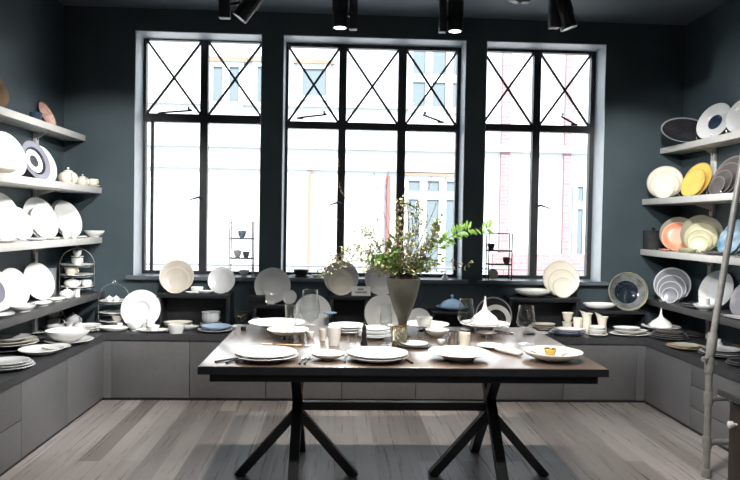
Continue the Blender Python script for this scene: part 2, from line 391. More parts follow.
# corner fillers
for xa, xb, lb in ((XW0+.01, seams[0], 'blank corner unit of the grey bench, left back corner'), (seams[7], XW1-.01, 'blank corner unit of the grey bench, right back corner')):
    t = thing('corner_unit', lb, 'cabinet', ((xa+xb)/2, (CY+YB)/2, 0), 0, 'grey bench cabinets along the walls'); cx, cy = (xa+xb)/2, (CY+YB)/2
    MB().box((xa-cx, CY+FO-cy, .02), (xb-cx, YB-.01-cy, CZ-.052)).build('filler_panel', M['front'], t, smooth=False)
    MB().box((max(xa, CXL-.02)-cx, CY+FO+.010-cy, 0), (min(xb, CXR+.02)-cx, CY+FO+.03-cy, .019)).build('plinth', M['kick'], t, smooth=False)
yl = [ux(67.6, CXL-FO, .25).y, ux(21.6, CXL-FO, .25).y]
ylist = [CY+FO-.001, yl[0], yl[1], yl[1]-.6, yl[1]-1.2, yl[1]-1.8]
ln = ['tall grey bench door on the left, nearest the back corner', 'grey bench door on the left under the white serving platters', 'grey two drawer bench unit at the left photo edge', 'grey bench unit on the left beyond the photo edge', 'grey bench unit on the left nearest the camera']
for i in range(3): bench_unit('bench_cabinet', ln[i], XW0+.01, ylist[i+1], CXL-FO, ylist[i], 'x', 2 if i == 2 else 1)
yr = ux(690, CXR+FO, .25).y
bench_unit('bench_cabinet', 'grey bench door on the right wall, nearest the back corner', CXR+FO, yr, XW1-.01, CY+FO-.001, '-x')
bench_unit('drawer_cabinet', 'grey three drawer bench unit behind the pipe ladder', CXR+FO, yr-.62, XW1-.01, yr, '-x', 3)
bench_unit('bench_cabinet', 'grey bench unit on the right wall nearest the camera', CXR+FO, yr-1.22, XW1-.01, yr-.62, '-x')
wt = MB(); T0 = CZ-.05
yn = yl[1]-.62; yn2 = yr-1.24
P = [(XW0+.002, yn), (CXL, yn), (CXL, CY), (CXR, CY), (CXR, yn2), (XW1-.002, yn2), (XW1-.002, YB-.002), (XW0+.002, YB-.002)]
n = len(P)
wt._add([(x, y, T0) for x, y in P]+[(x, y, CZ) for x, y in P], [(0,1,2,7),(2,3,6,7),(3,4,5,6),(n,n+7,n+2,n+1),(n+2,n+7,n+6,n+3),(n+3,n+6,n+5,n+4)]+[(i, (i+1) % n, n+(i+1) % n, n+i) for i in range(n)])
tag(wt.build('worktop', M['worktop'], smooth=False), 'dark continuous worktop running round three walls under the dishes', 'worktop')

# ------------------------------------------------------------------ wall shelves
LZ = [2.117, 1.678, 1.2584, .80]; RZ = [2.116, 1.667, 1.2272, .80]
LX = [-2.146, -2.007, -2.001, -1.985]; RX = [2.817, 2.666, 2.663, 2.70]
lsn = ['pale grey wall shelf on the left, topmost', 'pale grey wall shelf on the left, second from the top, with teapots', 'pale grey wall shelf on the left, third from the top, lined with white plates', 'grey wall shelf on the left, lowest, above the worktop']
rsn = ['pale grey wall shelf on the right, topmost', 'pale grey wall shelf on the right with cream and yellow plates', 'pale grey wall shelf on the right with coral and green plates', 'grey wall shelf on the right, lowest, above the worktop']
for side in (0, 1):
    for k in range(4):
        z = (LZ, RZ)[side][k]; xe = (LX, RX)[side][k]; xwall = (XW0, XW1)[side]; s = 1 if side == 0 else -1
        y0 = 2.6 if side == 0 else 3.0; y1 = YB-.004
        t = thing('wall_shelf', (lsn, rsn)[side][k], 'shelf', (xwall, y1, z), 0, 'wall shelves on the left wall' if side == 0 else 'wall shelves on the right wall')
        MB().box((s*.002, y0-y1, -.05), (xe-xwall, 0, 0), bev=.002).build('board', M['shelf'] if k < 3 else M['darkshelf'], t)
        ub = 36.5 if side == 0 else 711; yb = ux(ub, xwall+s*.02, 1.5).y
        b = MB(); L = abs(xe-xwall)*.55
        b._add([(s*.03, yb-y1-.008, -.05), (s*L, yb-y1-.008, -.05), (s*.03, yb-y1-.008, -.095), (s*.03, yb-y1+.008, -.05), (s*L, yb-y1+.008, -.05), (s*.03, yb-y1+.008, -.095)], [(0,1,2),(3,5,4),(0,3,4,1),(1,4,5,2),(2,5,3,0)])
        b.build('bracket', M['upright'], t, smooth=False)
yL = ux(36.5, XW0+.02, 1.5).y; yR = ux(711, XW1-.02, 1.5).y
for (x, y, s, lb) in ((XW0, yL, 1, 'pale steel shelf upright on the left wall'), (XW1, yR, -1, 'pale steel shelf upright on the right wall')):
    t = thing('shelf_upright', lb, 'shelf upright', (x, y, CZ))
    f = MB(); f.box((s*.001, -.024, .002), (s*.024, .024, 2.16-CZ))
    f.build('channel', M['upright'], t, smooth=False)
    for z in [a-.09-CZ for a in (LZ if s == 1 else RZ)]:
        MB().box((s*.0235, -.007, z-.02), (s*.0265, .007, z+.005)).build('slot', M['kick'], t, smooth=False)

# ------------------------------------------------------------------ crockery shapes
def coupe(R, h=None, t=.006, foot=.5):
    h = h or .16*R; n = 9; o = [(0, .003), (R*foot*.9, .003), (R*foot*.92, 0), (R*foot, 0), (R*foot*1.04, .003)]
    for i in range(1, n):
        q = i/(n-1); o.append((R*(foot*1.04+(1-foot*1.04)*q), .003+(h-.003)*q**1.7))
    o.append((R*.997, h+t*.55))
    for i in range(n-2, -1, -1):
        q = i/(n-1); o.append((R*(foot*1.0+(1-foot*1.0)*q)-.002, t+.001+(h-.003)*q**1.7))
    return o+[(0, t+.001)]
def rimmed(R, h=None, t=.006, well=.62):
    h = h or .15*R
    return [(0, .003), (R*well*.88, .003), (R*well*.9, 0), (R*well*.95, 0), (R*well*.97, .003), (R*(well+.07), h*.55), (R*.99, h), (R, h+t*.4), (R*.99, h+t*.7), (R*(well+.09), h*.62+t*.8), (R*(well+.055), h*.5+t*.7), (R*well*.95, t+.002), (R*well*.6, t), (R*.3, t), (0, t)]
def bowl(R, h, t=.005, foot=.42, p=2.2):
    n = 10; o = [(0, .004), (R*foot*.9, .004), (R*foot*.93, 0), (R*foot*1.02, 0), (R*foot*1.02, .005)]
    for i in range(1, n+1):
        a = i/n; r = foot+(1-foot)*math.sin(a*PI/2)**(1/1.0); o.append((R*r, .005+(h-.005)*(1-math.cos(a*PI/2))**(1/p*1.4)))
    o.append((R-t*.5, h+t*.25))
    for i in range(n, 0, -1):
        a = i/n; r = foot+(1-foot)*math.sin(a*PI/2); o.append((max(R*r-t, .002), max(.005+(h-.005)*(1-math.cos(a*PI/2))**(1/p*1.4), .005)+(t*.8 if i < n-2 else 0)))
    return o+[(R*foot*.7, .005+t), (0, .005+t)]
def cup(R, h, t=.0035, foot=.55, flare=1.):
    o = [(0, .003), (R*foot*.9, .003), (R*foot*.92, 0), (R*foot, 0), (R*foot*1.03, .004)]
    pts = [(.25, .82), (.5, .93), (.75, .98), (1, 1*flare)]
    o += [(R*(q if i < 3 else q), h*a) for i, (a, q) in enumerate(pts)]
    o += [(R*flare-t*.5, h+.001)] + [(R*q-t, h*a) for a, q in reversed(pts)] + [(R*foot*.95, .012), (0, .009)]
    return o
def tumbler(R, h, t=.003, base=.75): return [(0, 0), (R*base*.96, 0), (R*base, .004), (R, h), (R-t*.5, h+.001), (R-t, h), (R*base-t, .012), (0, .010)]

def dish(name, label, cat, prof, m, group=None, mf=None, seg=44, **k):
    return tag(MB().lathe(prof, seg, mf=mf, **k).build(name, m, ang=50), label, cat, group)

def rimz(prof):
    r, z = max(prof); return r, z
def stand(o, prof, P, az, lean, roll=0.):
    """lean a lathe-shaped dish so that its rim rests on point P, facing azimuth az, tipped back by lean"""
    az, lean = math.radians(az), math.radians(lean); R, h = rimz(prof)
    n = Vector((math.cos(az)*math.cos(lean), math.sin(az)*math.cos(lean), math.sin(lean)))
    up = Vector((-math.cos(az)*math.sin(lean), -math.sin(az)*math.sin(lean), math.cos(lean)))
    sd = up.cross(n)
    c = Vector(P)+up*R-n*h
    foot = min(r for r, z in prof if z == 0 and r > 0) if any(z == 0 and r > 0 for r, z in prof) else R*.5
    c.z += .001
    o.matrix_world = Matrix.Translation(c) @ Matrix((sd, up, n)).transposed().to_4x4() @ Matrix.Rotation(roll, 4, 'Z')
    return o

def plate_up(label, P, D, az, lean=15, m='white', style='coupe', name='plate', group=None, cat='plate', mats=None, mf=None):
    prof = (coupe if style == 'coupe' else rimmed)(D/2) if style in ('coupe', 'rim') else style
    o = dish(name, label, cat, prof, mats or M[m], group, mf)
    return stand(o, prof, P, az, lean)

def wire_stand(label, P, D, az, lean=15, m='chrome', group='wire plate stands'):
    """two bent wire easels under a leaning plate"""
    a = math.radians(az); d = Vector((math.cos(a), math.sin(a), 0)); s = Vector((-d.y, d.x, 0)); w = D*.22
    t = thing('plate_stand', label, 'plate stand', tuple(P), 0, group); r = .0022
    for q in (-1, 1):
        b = s*(q*w)
        pts = [b+d*.045+Vector((0, 0, .026)), b+d*.047+Vector((0, 0, .012)), b+d*.04+Vector((0, 0, r)), b-d*.10+Vector((0, 0, r)), b-d*(.055+D*.5*math.tan(math.radians(lean))*.55+.02)+Vector((0, 0, D*.42))]
        MB().tube(pts, r, 6).build('easel', M[m], t)
    MB().tube([s*w-d*.05+Vector((0, 0, r)), s*-w-d*.05+Vector((0, 0, r))], r, 6).build('cross_wire', M[m], t)
    return t

def nest(labels, P, Ds, az, lean, mats, style='coupe', group=None, step=.029, standlabel=None, name='plate', smat='chrome'):
    """plates of falling size standing one before the other"""
    a = math.radians(az); d = Vector((math.cos(a), math.sin(a), 0)); out = []
    for k, D in enumerate(Ds):
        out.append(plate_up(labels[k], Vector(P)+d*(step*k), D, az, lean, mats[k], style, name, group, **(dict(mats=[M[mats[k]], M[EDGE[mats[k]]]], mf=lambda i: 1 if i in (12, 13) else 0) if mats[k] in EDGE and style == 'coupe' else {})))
    if standlabel: wire_stand(standlabel, Vector(P)+d*(step*(len(Ds)-1))*.5, Ds[0], az, lean, smat)
    return out

def flat(label, P, D, m='white', style='coupe', h=None, name='plate', cat='plate', group=None, rz=0., ax=1., ay=1., mf=None, mats=None):
    prof = coupe(D/2, h) if style == 'coupe' else rimmed(D/2, h) if style == 'rim' else bowl(D/2, h or D*.3) if style == 'bowl' else style
    if m == 'dark' and style == 'coupe' and not mats: mats, mf = [M['dark'], M['dark_rim']], lambda i: 1 if i in (12, 13) else 0  # dark plates get a painted rim highlight
    o = dish(name, label, cat, prof, mats or M[m], group, mf, ax=ax, ay=ay); o.location = (P[0], P[1], P[2]+.0005); o.rotation_euler = (0, 0, rz); return o
def pile(labels, P, Ds, m='white', style='rim', step=.012, group=None, name='plate', hs=None, ax=1., ay=1., rz=0.):
    ms = m if isinstance(m, list) else [m]*len(Ds)
    return [flat(labels[k], (P[0], P[1], P[2]+step*k), Ds[k], ms[k], style, None if hs is None else hs, name, 'plate', group, rz+.3*k, ax, ay) for k in range(len(Ds))]

def handle_pts(R, z0, z1, out, n=10):
    pts = []
    for i in range(n+1):
        t = PI*i/n; pts.append((R-.003+out*math.sin(t), 0, z0+(z1-z0)*(1-math.cos(t))/2))
    return pts
def teacup(label, P, R, h, m='white', rz=0., group=None, handle=True, flare=1., cat='cup', name='teacup', foot=.55):
    t = thing(name, label, cat, tuple(P), rz, group)
    MB().lathe(cup(R, h, flare=flare, foot=foot), 28).build('body', M[m], t, ang=50)
    if handle: MB().tube(handle_pts(R*.95, h*.25, h*.85, R*.55), R*.085, 6).build('handle', M[m], t)
    return t
def pot_profile(R, h): return [(0, .002), (R*.5, .002), (R*.55, 0), (R*.62, 0), (R*.85, h*.2), (R, h*.45), (R*.97, h*.65), (R*.75, h*.88), (R*.5, h*.96), (R*.45, h*.96), (R*.6, h*.85), (R*.85, h*.5), (R*.5, .012), (0, .012)]
def teapot(label, P, R, h, m='white', rz=0., spout=True, handle=True, group=None, name='teapot', cat='teapot', ear2=False):
    t = thing(name, label, cat, tuple(P), rz, group)
    MB().lathe(pot_profile(R, h), 30).build('body', M[m], t, ang=50)
    ld = MB().lathe([(0, h*.955), (R*.46, h*.955), (R*.5, h*.965), (R*.4, h*1.05), (R*.15, h*1.1), (R*.08, h*1.11), (0, h*1.115)], 24).build('lid', M[m], t, ang=50)
    MB().lathe([(0, h*1.1), (R*.07, h*1.1), (R*.09, h*1.17), (R*.13, h*1.22), (R*.09, h*1.28), (0, h*1.29)], 14).build('knob', M[m], ld)
    if handle: MB().tube(handle_pts(R*.93, h*.25, h*.8, R*.5), R*.08, 8).build('handle', M[m], t)
    if ear2: MB().tube([(-x, y, z) for x, y, z in handle_pts(R*.93, h*.3, h*.7, R*.35)], R*.08, 8).build('handle', M[m], t)
    if spout: MB().tube([(-R*.85, 0, h*.35), (-R*1.15, 0, h*.5), (-R*1.3, 0, h*.75), (-R*1.5, 0, h*.92)], [R*.2, R*.16, R*.11, R*.09], 8).build('spout', M[m], t)
    return t
def jug(label, P, R, h, m='white', rz=0., group=None, handle=True):
    t = thing('jug', label, 'jug', tuple(P), rz, group)
    b = MB(); k = len(b.v)
    b.lathe([(0, .003), (R*.7, .003), (R*.72, 0), (R*.8, 0), (R*.85, h*.1), (R*.72, h*.55), (R*.85, h*.85), (R*1.05, h), (R*1.0, h), (R*.8, h*.85), (R*.66, h*.5), (R*.7, .01), (0, .01)], 28)
    for i, p in enumerate(b.v):
        if p[0] < 0 and p[2] > h*.6:                   # swept-up pouring lip
            q = min(1, -p[0]/R)*(p[2]/h-.6)/.4; b.v[i] = (p[0]-q*R*.45, p[1]*(1-.35*q), p[2]+q*h*.26)
    b.build('body', M[m], t, ang=50)
    if handle: MB().tube(handle_pts(R*.7, h*.25, h*.9, R*.6), R*.09, 6).build('handle', M[m], t)
    return t
def wine_glass(label, P, R, Hh, group='wine glasses on the table', shape=0):
    """stem glass: foot, stem and bowl"""
    t = thing('wine_glass', label, 'wine glass', tuple(P), 0, group)
    MB().lathe([(0, .0005), (R*.85, .0005), (R*.86, .002), (R*.3, .005), (.006, .010), (0, .011)], 28).build('foot', M['glass'], t)
    zb = Hh*.40
    MB().lathe([(0, .009), (.0055, .010), (.0035, .03), (.0035, zb*.9), (.006, zb), (0, zb)], 14).build('stem', M['glass'], t)
    hb = Hh-zb; o = [(0, 0), (.006, .0)]
    if shape == 0: ps = [(.34, .05), (.8, .15), (1, .29), (.95, .45), (.8, .75), (.7, 1)]
    else: ps = [(.45, .05), (.88, .13), (1, .24), (.96, .42), (.85, .72), (.75, 1)]
    o += [(R*a, hb*b) for a, b in ps]; o += [(R*ps[-1][0]-.001, hb+.0008)]; o += [(R*a-.0018, hb*b+.001) for a, b in reversed(ps)]; o += [(0, .004)]
    MB().lathe([(r, zb+z) for r, z in o], 36).build('bowl', M['glass'], t, ang=80)
    return t
def tagine(label, P, D, Hh, m='white', group=None, base=.24, name='tagine'):
    t = thing(name, label, 'lidded dish', tuple(P), 0, group); R = D/2; z0 = 0
    if base:
        MB().lathe([(0, 0), (R*.32, 0), (R*.34, .004), (R*.38, Hh*base), (0, Hh*base)], 32).build('foot', M[m], t); z0 = Hh*base
    MB().lathe([(r, z+z0) for r, z in coupe(R, Hh*.10, foot=.4)], 44).build('dish', M[m], t, ang=50)
    z1 = z0+Hh*.06+.004; rl = R*.60; hl = Hh-z1
    ld = MB().lathe([(0, z1), (rl*.94, z1), (rl, z1+hl*.04), (rl*.96, z1+hl*.14), (rl*.74, z1+hl*.30), (rl*.42, z1+hl*.44), (rl*.2, z1+hl*.56), (rl*.11, z1+hl*.74), (rl*.07, z1+hl*.93), (rl*.04, z1+hl), (0, z1+hl)], 40, wob=None).build('lid', M[m], t, ang=50)
    MB().lathe([(0, z1+hl-.002), (rl*.06, z1+hl), (rl*.075, z1+hl+.006), (rl*.05, z1+hl+.012), (0, z1+hl+.014)], 12).build('knob', M[m], ld)
    return t

# ------------------------------------------------------------------ things on the left wall shelves
def L(k, u, x=None): return ux(u, x if x is not None else (-2.215 if k == 0 else -2.12), LZ[k])
def R_(k, u, x=None): return ux(u, x if x is not None else (2.89 if k == 0 else 2.80), RZ[k])
def Dh(P, hpx, lean): return size(hpx, P)/math.cos(math.radians(lean))
def su(label, P, hpx, az, lean, m='white', style='coupe', group=None, name='plate', **k):
    return plate_up(label, P, Dh(P, hpx, lean), az, lean, m, style, name, group, **k)
GS = 'white plates standing on the left shelves'

# topmost
P = L(0, -1, -2.17); su('brown round dish standing at the left photo edge on the topmost shelf', P, 36, -15, 18, 'brown', 'coupe', name='dish')
P = L(0, 53, -2.235); su('coral and cream patterned plate leaning on the topmost left shelf', P, 26, -4, 24, 'coralp', 'coupe', mats=[M['coralp'], M['brown']], mf=lambda i: 1 if 11 <= i <= 13 else 0)
P = L(0, 36, -2.25); teacup('dark navy beaker standing behind the coral patterned plate, topmost left shelf', P, .045, .075, 'navy', handle=False, name='beaker')
# second
P = L(1, 15, -2.1); su('large plain white plate left of the grey black-centred plate, second left shelf', P, 45, -15, 18, 'white', group=GS)
P = L(1, 5, -2.17); su('white plate cut by the photo edge before the large white plate, second left shelf', P, 34, -15, 18, 'white', 'rim', group=GS)
P = L(1, 2, -2.055); flat('shallow cream dish lying at the left photo edge, second left shelf', P, .16, 'cream', 'bowl', h=.035, name='shallow_dish', cat='dish')
P = L(1, 49, -2.165); su('plain white plate standing behind the grey black-centred plate, second left shelf', P, 37, -12, 18, 'white', group=GS)
P = L(1, 42, -2.07); pr = rimmed(.5); D = Dh(P, 40, 14)
plate_up('grey rimmed plate with a black ring and white centre, second left shelf', P, D, -12, 18, 'lav', 'rim', mats=[M['lav'], M['dark'], M['white'], M['dark']], mf=lambda i: {9: 1, 10: 1, 11: 2, 12: 2, 13: 3}.get(i, 0))
P = L(1, 68, -2.12); teapot('cream lidded sugar pot beside the grey plate, second left shelf', P, .074, .105, 'cream', rz=-.8, spout=False, ear2=True, name='sugar_pot', cat='sugar pot')
P = L(1, 82.5, -2.12); teapot('small cream teapot near the corner end of the second left shelf', P, .056, .08, 'cream', rz=-.7, name='teapot')
P = L(1, 93, -2.06); flat('white saucer under the last cup on the second left shelf', P, .11, 'white', 'coupe', h=.012, name='saucer', cat='saucer')
teacup('small cream cup on a saucer at the corner end, second left shelf', P+Vector((0, 0, .012)), .043, .055, 'cream', rz=-.5)
# third
P = L(2, 9, -2.175); su('white plate cut by the left photo edge, third left shelf', P, 49, -15, 18, 'white', group=GS)
P = L(2, 24, -2.18); su('smallest standing white plate on the third left shelf, next to the photo edge plate', P, 33, -17, 18, 'white', group=GS)
P = L(2, 46, -2.18); nest(['larger white plate at the back of the middle pair, third left shelf', 'smaller white plate at the front of the middle pair, third left shelf'], P, [Dh(P, 42, 14), Dh(P, 34, 14)], -20, 18, ['white', 'white'], group=GS, step=.026)
P = L(2, 70, -2.18); nest(['white plate at the back of the pair nearest the corner, third left shelf', 'white plate at the front of the pair nearest the corner, third left shelf'], P, [Dh(P, 38, 14), Dh(P, 37, 14)], -18, 18, ['greyw', 'white'], group=GS, step=.03)
P = L(2, 94.5, -2.065); flat('white pointed bowl at the corner end of the third left shelf', P, .165, 'white', bowl(.0825, .055, foot=.45), name='bowl', cat='bowl')
GF = 'flat white dishes along the front of the left shelves'
for u, D, lb in ((5, .22, 'flat white plate lying by the photo edge, front of third left shelf'), (36, .2, 'flat white plate lying below the middle pair, front of third left shelf'), (52, .17, 'flat white saucer plate right of the middle pair, front of third left shelf')):
    flat(lb, L(2, u, -2.065), D*.95, 'white', 'coupe', h=.014, group=GF, ax=.62)
for q, (u, x) in enumerate(((66, -2.05), (74, -2.06))):
    teacup(['left of two small white cups before the corner pair, third left shelf', 'right of two small white cups before the corner pair, third left shelf'][q], L(2, u, x), .026, .052, 'white', rz=-.4, flare=.95)
P = L(2, 80, -2.062); flat('small flat white saucer beside the two cups, third left shelf', P, .11, 'white', 'coupe', h=.012, name='saucer', cat='saucer')
# lowest shelf
P = L(3, 3, -2.18); D = Dh(P, 42, 14); plate_up('white rimmed plate with a grey centre at the photo edge, lowest left shelf', P, D, -15, 18, 'white', 'rim', mats=[M['white'], M['lav']], mf=lambda i: 1 if i >= 11 else 0)
P = L(3, 20, -2.19); su('narrow looking white plate, second from the photo edge on the lowest left shelf', P, 38, -15, 18, 'white', group=GS)
P = L(3, 44, -2.19); su('broad white plate standing left of the tiered stand, lowest left shelf', P, 37, -20, 18, 'white', group=GS)
P = L(3, 23, -2.06); flat('thick oval white bowl lying in front, lowest left shelf', P, .20, 'white', bowl(.1, .04, foot=.6), name='bowl', cat='bowl', ax=.7, ay=1.1)
P = L(3, 4, -2.05); flat('small flat white plate at the photo edge, front of lowest left shelf', P, .17, 'white', 'coupe', h=.016, group=GF, ax=.6)
for q, (u, D) in enumerate(((42, .2), (57, .18))):
    flat(['white shallow plate before the broad standing plate, lowest left shelf', 'white shallow plate left of the teapot, lowest left shelf'][q], L(3, u, -2.06), D, 'white', 'rim', h=.022, group=GF, ax=.62)
P = L(3, 50, -2.285); t = thing('storage_box', 'upright grey box on the lowest left shelf behind the plates', 'box', tuple(P)); MB().box((-.03, -.05, 0), (.03, .05, .2), bev=.004).build('body', M['grey'], t); MB().box((-.032, -.052, .2), (.032, .052, .215), bev=.003).build('lid', M['grey'], t)

def tier_stand(label, P, W, Hh, zs, az, m='chrome', group='tiered wire stands in the left corner'):
    """tiered stand: flat arch of wire on two sides, ring per tier"""
    t = thing('tiered_stand', label, 'tiered stand', tuple(P), az, group); r = .0042; w = W/2
    pts = [(-w, 0, r), (-w, 0, Hh-w)] + [tuple(p) for p in arc((0, 0, Hh-w), w, PI, 0, 16)][1:-1] + [(w, 0, Hh-w), (w, 0, r)]
    MB().tube(pts, r, 8).build('arch', M[m], t)
    for sgn in (-1, 1): MB().tube([(sgn*w, -w*.55, r), (sgn*w, w*.55, r)], r, 8).build('foot', M[m], t)
    for z in zs:
        MB().tube(arc((0, 0, z), w-.004, 0, 2*PI, 28, (1, 0, 0), (0, 1, 0))[:-1], .0035, 6, closed=True).build('tier_ring', M[m], t)
    MB().tube(arc((0, 0, Hh+.012), .012, 0, 2*PI, 14)[:-1], .002, 6, closed=True).build('ring_handle', M[m], t)
    return t
# tiered stand on the lowest shelf
P = L(3, 79, -2.14); P.y = min(P.y, 5.72); az = .55; W = .27
zz = [.04, .14, .222]; tier_stand('tall arched wire stand of three tiers on the lowest left shelf', P, W, .368, zz, az)
TI = 'plates on the tiers of the wire stands'
tl = ['white plate on the bottom tier of the taller arched stand', 'white plate on the middle tier of the taller arched stand', 'white plate on the top tier of the taller arched stand']
for q, z in enumerate(zz): flat(tl[q], P+Vector((0, 0, z+.003)), W*.93, 'white', 'coupe', h=.012, group=TI)
Q = P+Vector((0, -.0, zz[2]+.012)); teacup('lower white cup of the stacked pair on top of the taller stand', Q, .045, .055, 'white', rz=-.5)
flat('white saucer between the two stacked cups on the taller stand', Q+Vector((0, 0, .057)), .1, 'white', 'coupe', h=.01, name='saucer', cat='saucer')
teacup('small white cup topmost on the taller arched stand', Q+Vector((0, 0, .068)), .034, .05, 'white', rz=-.5, handle=False)
teacup('wide cream cup on the middle tier of the taller stand', P+Vector((-.04, -.02, zz[1]+.012)), .052, .06, 'cream', rz=-.4)
teapot('round white teapot on the bottom tier of the taller stand', P+Vector((-.03, -.02, zz[0]+.012)), .066, .062, 'white', rz=2.6, name='teapot')
teacup('white cup right of the teapot, bottom tier of the taller stand', P+Vector((.068, .02, zz[0]+.012)), .04, .055, 'white', rz=-.4)
teapot('white teapot in front of the taller stand on the lowest left shelf', L(3, 67, -2.055), .052, .07, 'white', rz=2.7)
jug('small white creamer beside the teapot, front of the taller stand', L(3, 77, -2.035), .027, .055, 'white', rz=2.4)

# ------------------------------------------------------------------ left worktop
def C(u, v): return onz(u, v, CZ)
pile(['lower scalloped white plate of the pile nearest the camera, left worktop', 'middle white plate of the pile nearest the camera, left worktop', 'upper white plate of the pile nearest the camera, left worktop'], C(8, 369), [.29, .27, .24], 'greyw', 'rim', .015, 'piled plates at the left worktop front')
P = C(8, 351); flat('dark oval tray under the white platters, left worktop', P, .30, 'dark', 'coupe', h=.02, name='tray', cat='tray')
pile(['lowest white platter of the wide pile, left worktop', 'cream platter in the middle of the wide pile, left worktop', 'pale grey platter topping the wide pile, left worktop'], P+Vector((-.03, .09, .022)), [.36, .34, .26], ['white', 'cream', 'greyw'], 'coupe', .018, 'wide pile of platters', 'platter', .022)
flat('broad pale grey plate lying at the back against the wall, left worktop', C(34, 333), .33, 'greyw', 'coupe', h=.022)
flat('oval white serving dish near the worktop edge, left bench', C(41, 354), .27, 'white', 'coupe', h=.035, name='serving_dish', cat='serving dish', ay=1.1)
flat('round white plate behind the oval serving dish, left worktop', C(56.5, 349.5), .18, 'white', 'coupe', h=.022)
P = C(69, 343); flat('large white plate under the wide serving bowl, left worktop', P, .33, 'white', 'rim', h=.025)
flat('wide white serving bowl on the large plate, left worktop', P+Vector((-.01, 0, .018)), .30, 'white', bowl(.15, .075, foot=.4), name='serving_bowl', cat='bowl')
P = C(52, 327); teacup('lower grey white cup of the stacked pair by the wall, left worktop', P, .066, .075, 'greyw', rz=.1); teacup('upper grey white cup of the stacked pair by the wall, left worktop', P+Vector((0, 0, .079)), .066, .07, 'greyw', rz=-.2)
teapot('pale porcelain teapot with curved handle under the lowest left shelf', C(73, 325), .062, .085, 'greyw', rz=-.35)
jug('white creamer in front of the pale teapot, left worktop', C(69, 330), .034, .06, 'white', rz=2.6)
jug('white milk jug beside the creamer, left worktop', C(78, 329), .03, .05, 'white', rz=2.2)
flat('small white bowl left of the creamer, left worktop', C(55, 331.5), .13, 'white', bowl(.065, .05), name='bowl', cat='bowl')
pile(['lower white plate of the pile before the corner, left worktop', 'middle white plate of the pile before the corner, left worktop', 'upper white plate of the pile before the corner, left worktop'], C(88, 331), [.24, .225, .2], 'white', 'rim', .016, 'piled plates before the left corner')
# corner stand
P = C(114, 322.5); P.y = max(P.y, 5.70); P = uy(114, 5.73, CZ); W = .25
zz = [.035, .105, .20]; tier_stand('shorter arched wire stand of three tiers in the left worktop corner', P, W, .355, zz, .05)
for q, lb in enumerate(['white plate on the bottom tier of the shorter arched stand', 'white plate on the middle tier of the shorter arched stand', 'white plate on the top tier of the shorter arched stand']): flat(lb, P+Vector((0, 0, zz[q]+.003)), W*.92, 'white', 'coupe', h=.012, group=TI)
teacup('wide cream cup on the bottom tier of the shorter stand', P+Vector((.035, -.02, zz[0]+.012)), .048, .052, 'cream', handle=False)
for q, (dx, lb) in enumerate(((-.03, 'left of two tiny white lidded pots on top of the shorter stand'), (.025, 'right of two tiny white lidded pots on top of the shorter stand'))): teapot(lb, P+Vector((dx, -.03, zz[2]+.012)), .026, .04, 'white', rz=.3+q*2.6, spout=False, ear2=True, name='sugar_pot', cat='sugar pot')

# ------------------------------------------------------------------ back worktop
def B(u, y): return uy(u, y, CZ)
flat('wide white platter at the corner in front of the shorter stand', B(114, 5.47), .24, 'white', 'coupe', h=.035, name='platter', ay=.6)
teacup('tiny white beaker behind the corner platter', B(120, 5.578), .022, .05, 'white', handle=False, name='beaker')
P = B(139.5, 5.60); D = Dh(P, 38.5, 12); plate_up('large white embossed plate leaning beside the left black display box', P, D, -88, 12, 'white', rimmed(D/2, well=.36), mats=[M['white'], M['greyw']], mf=lambda i: 1 if i in (9, 10) else 0); wire_stand('wire easel under the large white embossed plate, left', P, D, -88, 12)
flat('white conical bowl before the embossed plate', B(135, 5.53), .13, 'white', bowl(.065, .07, foot=.5), name='bowl', cat='bowl')
teacup('tall white cup right of the conical bowl, before the embossed plate', B(150.5, 5.56), .034, .095, 'white', handle=False, name='beaker')
P = B(154, 5.455); flat('large flat white plate on the worktop below the embossed plate', P, .28, 'white', 'coupe', h=.02, ay=.5)
flat('small square looking white dish on the large flat plate, back worktop', P+Vector((-.005, .0, .012)), .10, 'white', tumbler(.05, .04), name='dish', cat='dish')
teacup('pale grey low bowl right of the large flat plate, back worktop', B(176, 5.43), .066, .068, 'greyw', handle=False, name='bowl', cat='bowl', flare=.98, foot=.8)

def display_box(label, u0, u1, h, y0=5.655, y1=5.875, back=True, group='black display boxes on the back worktop'):
    a, b = uy(u0, y0, CZ+h*.5).x, uy(u1, y0, CZ+h*.5).x; w = (b-a)/2; cx = (a+b)/2; cy = (y0+y1)/2; d = (y1-y0)/2
    t = thing('display_box', label, 'display box', (cx, cy, CZ), 0, group); th = .034 if h > .2 else .022
    MB().box((-w, -d, h-th), (w, d, h), bev=.002).build('top_panel', M['black'], t)
    for s in (-1, 1): MB().box((s*w, -d, 0), (s*(w-th), d, h-th-.0005), bev=.002).build('side_panel', M['black'], t)
    if back: MB().box((-w+th, d-.012, 0), (w-th, d, h-th-.0005)).build('back_panel', M['black'], t, smooth=False)
    return CZ+h
zA = display_box('black open display box holding taupe and white plates, left', 156, 230, .285)
GB = 'plates standing along the back worktop'
P = uy(177, 5.70, zA); Ds = [Dh(P, 33, 15), Dh(P, 26, 15)]
nest(['larger taupe plate at the back on the left black box', 'smaller taupe plate in front on the left black box'], P+Vector((-.01, 0, 0)), Ds, -86, 15, ['taupe', 'taupe'], step=.03, standlabel='wire easel under the two taupe plates', smat='blackmetal')
P = uy(220.5, 5.70, zA); D = Dh(P, 26.5, 15); plate_up('grey white plate standing at the right end of the left black box', P, D, -92, 15, 'greyw', 'rim'); wire_stand('wire easel under the grey white plate on the left black box', P, D, -92, 15)
teacup('small white square cup between the plates on the left black box', uy(197, 5.74, zA), .052, .05, 'white', handle=False, name='bowl', cat='bowl', foot=.85)
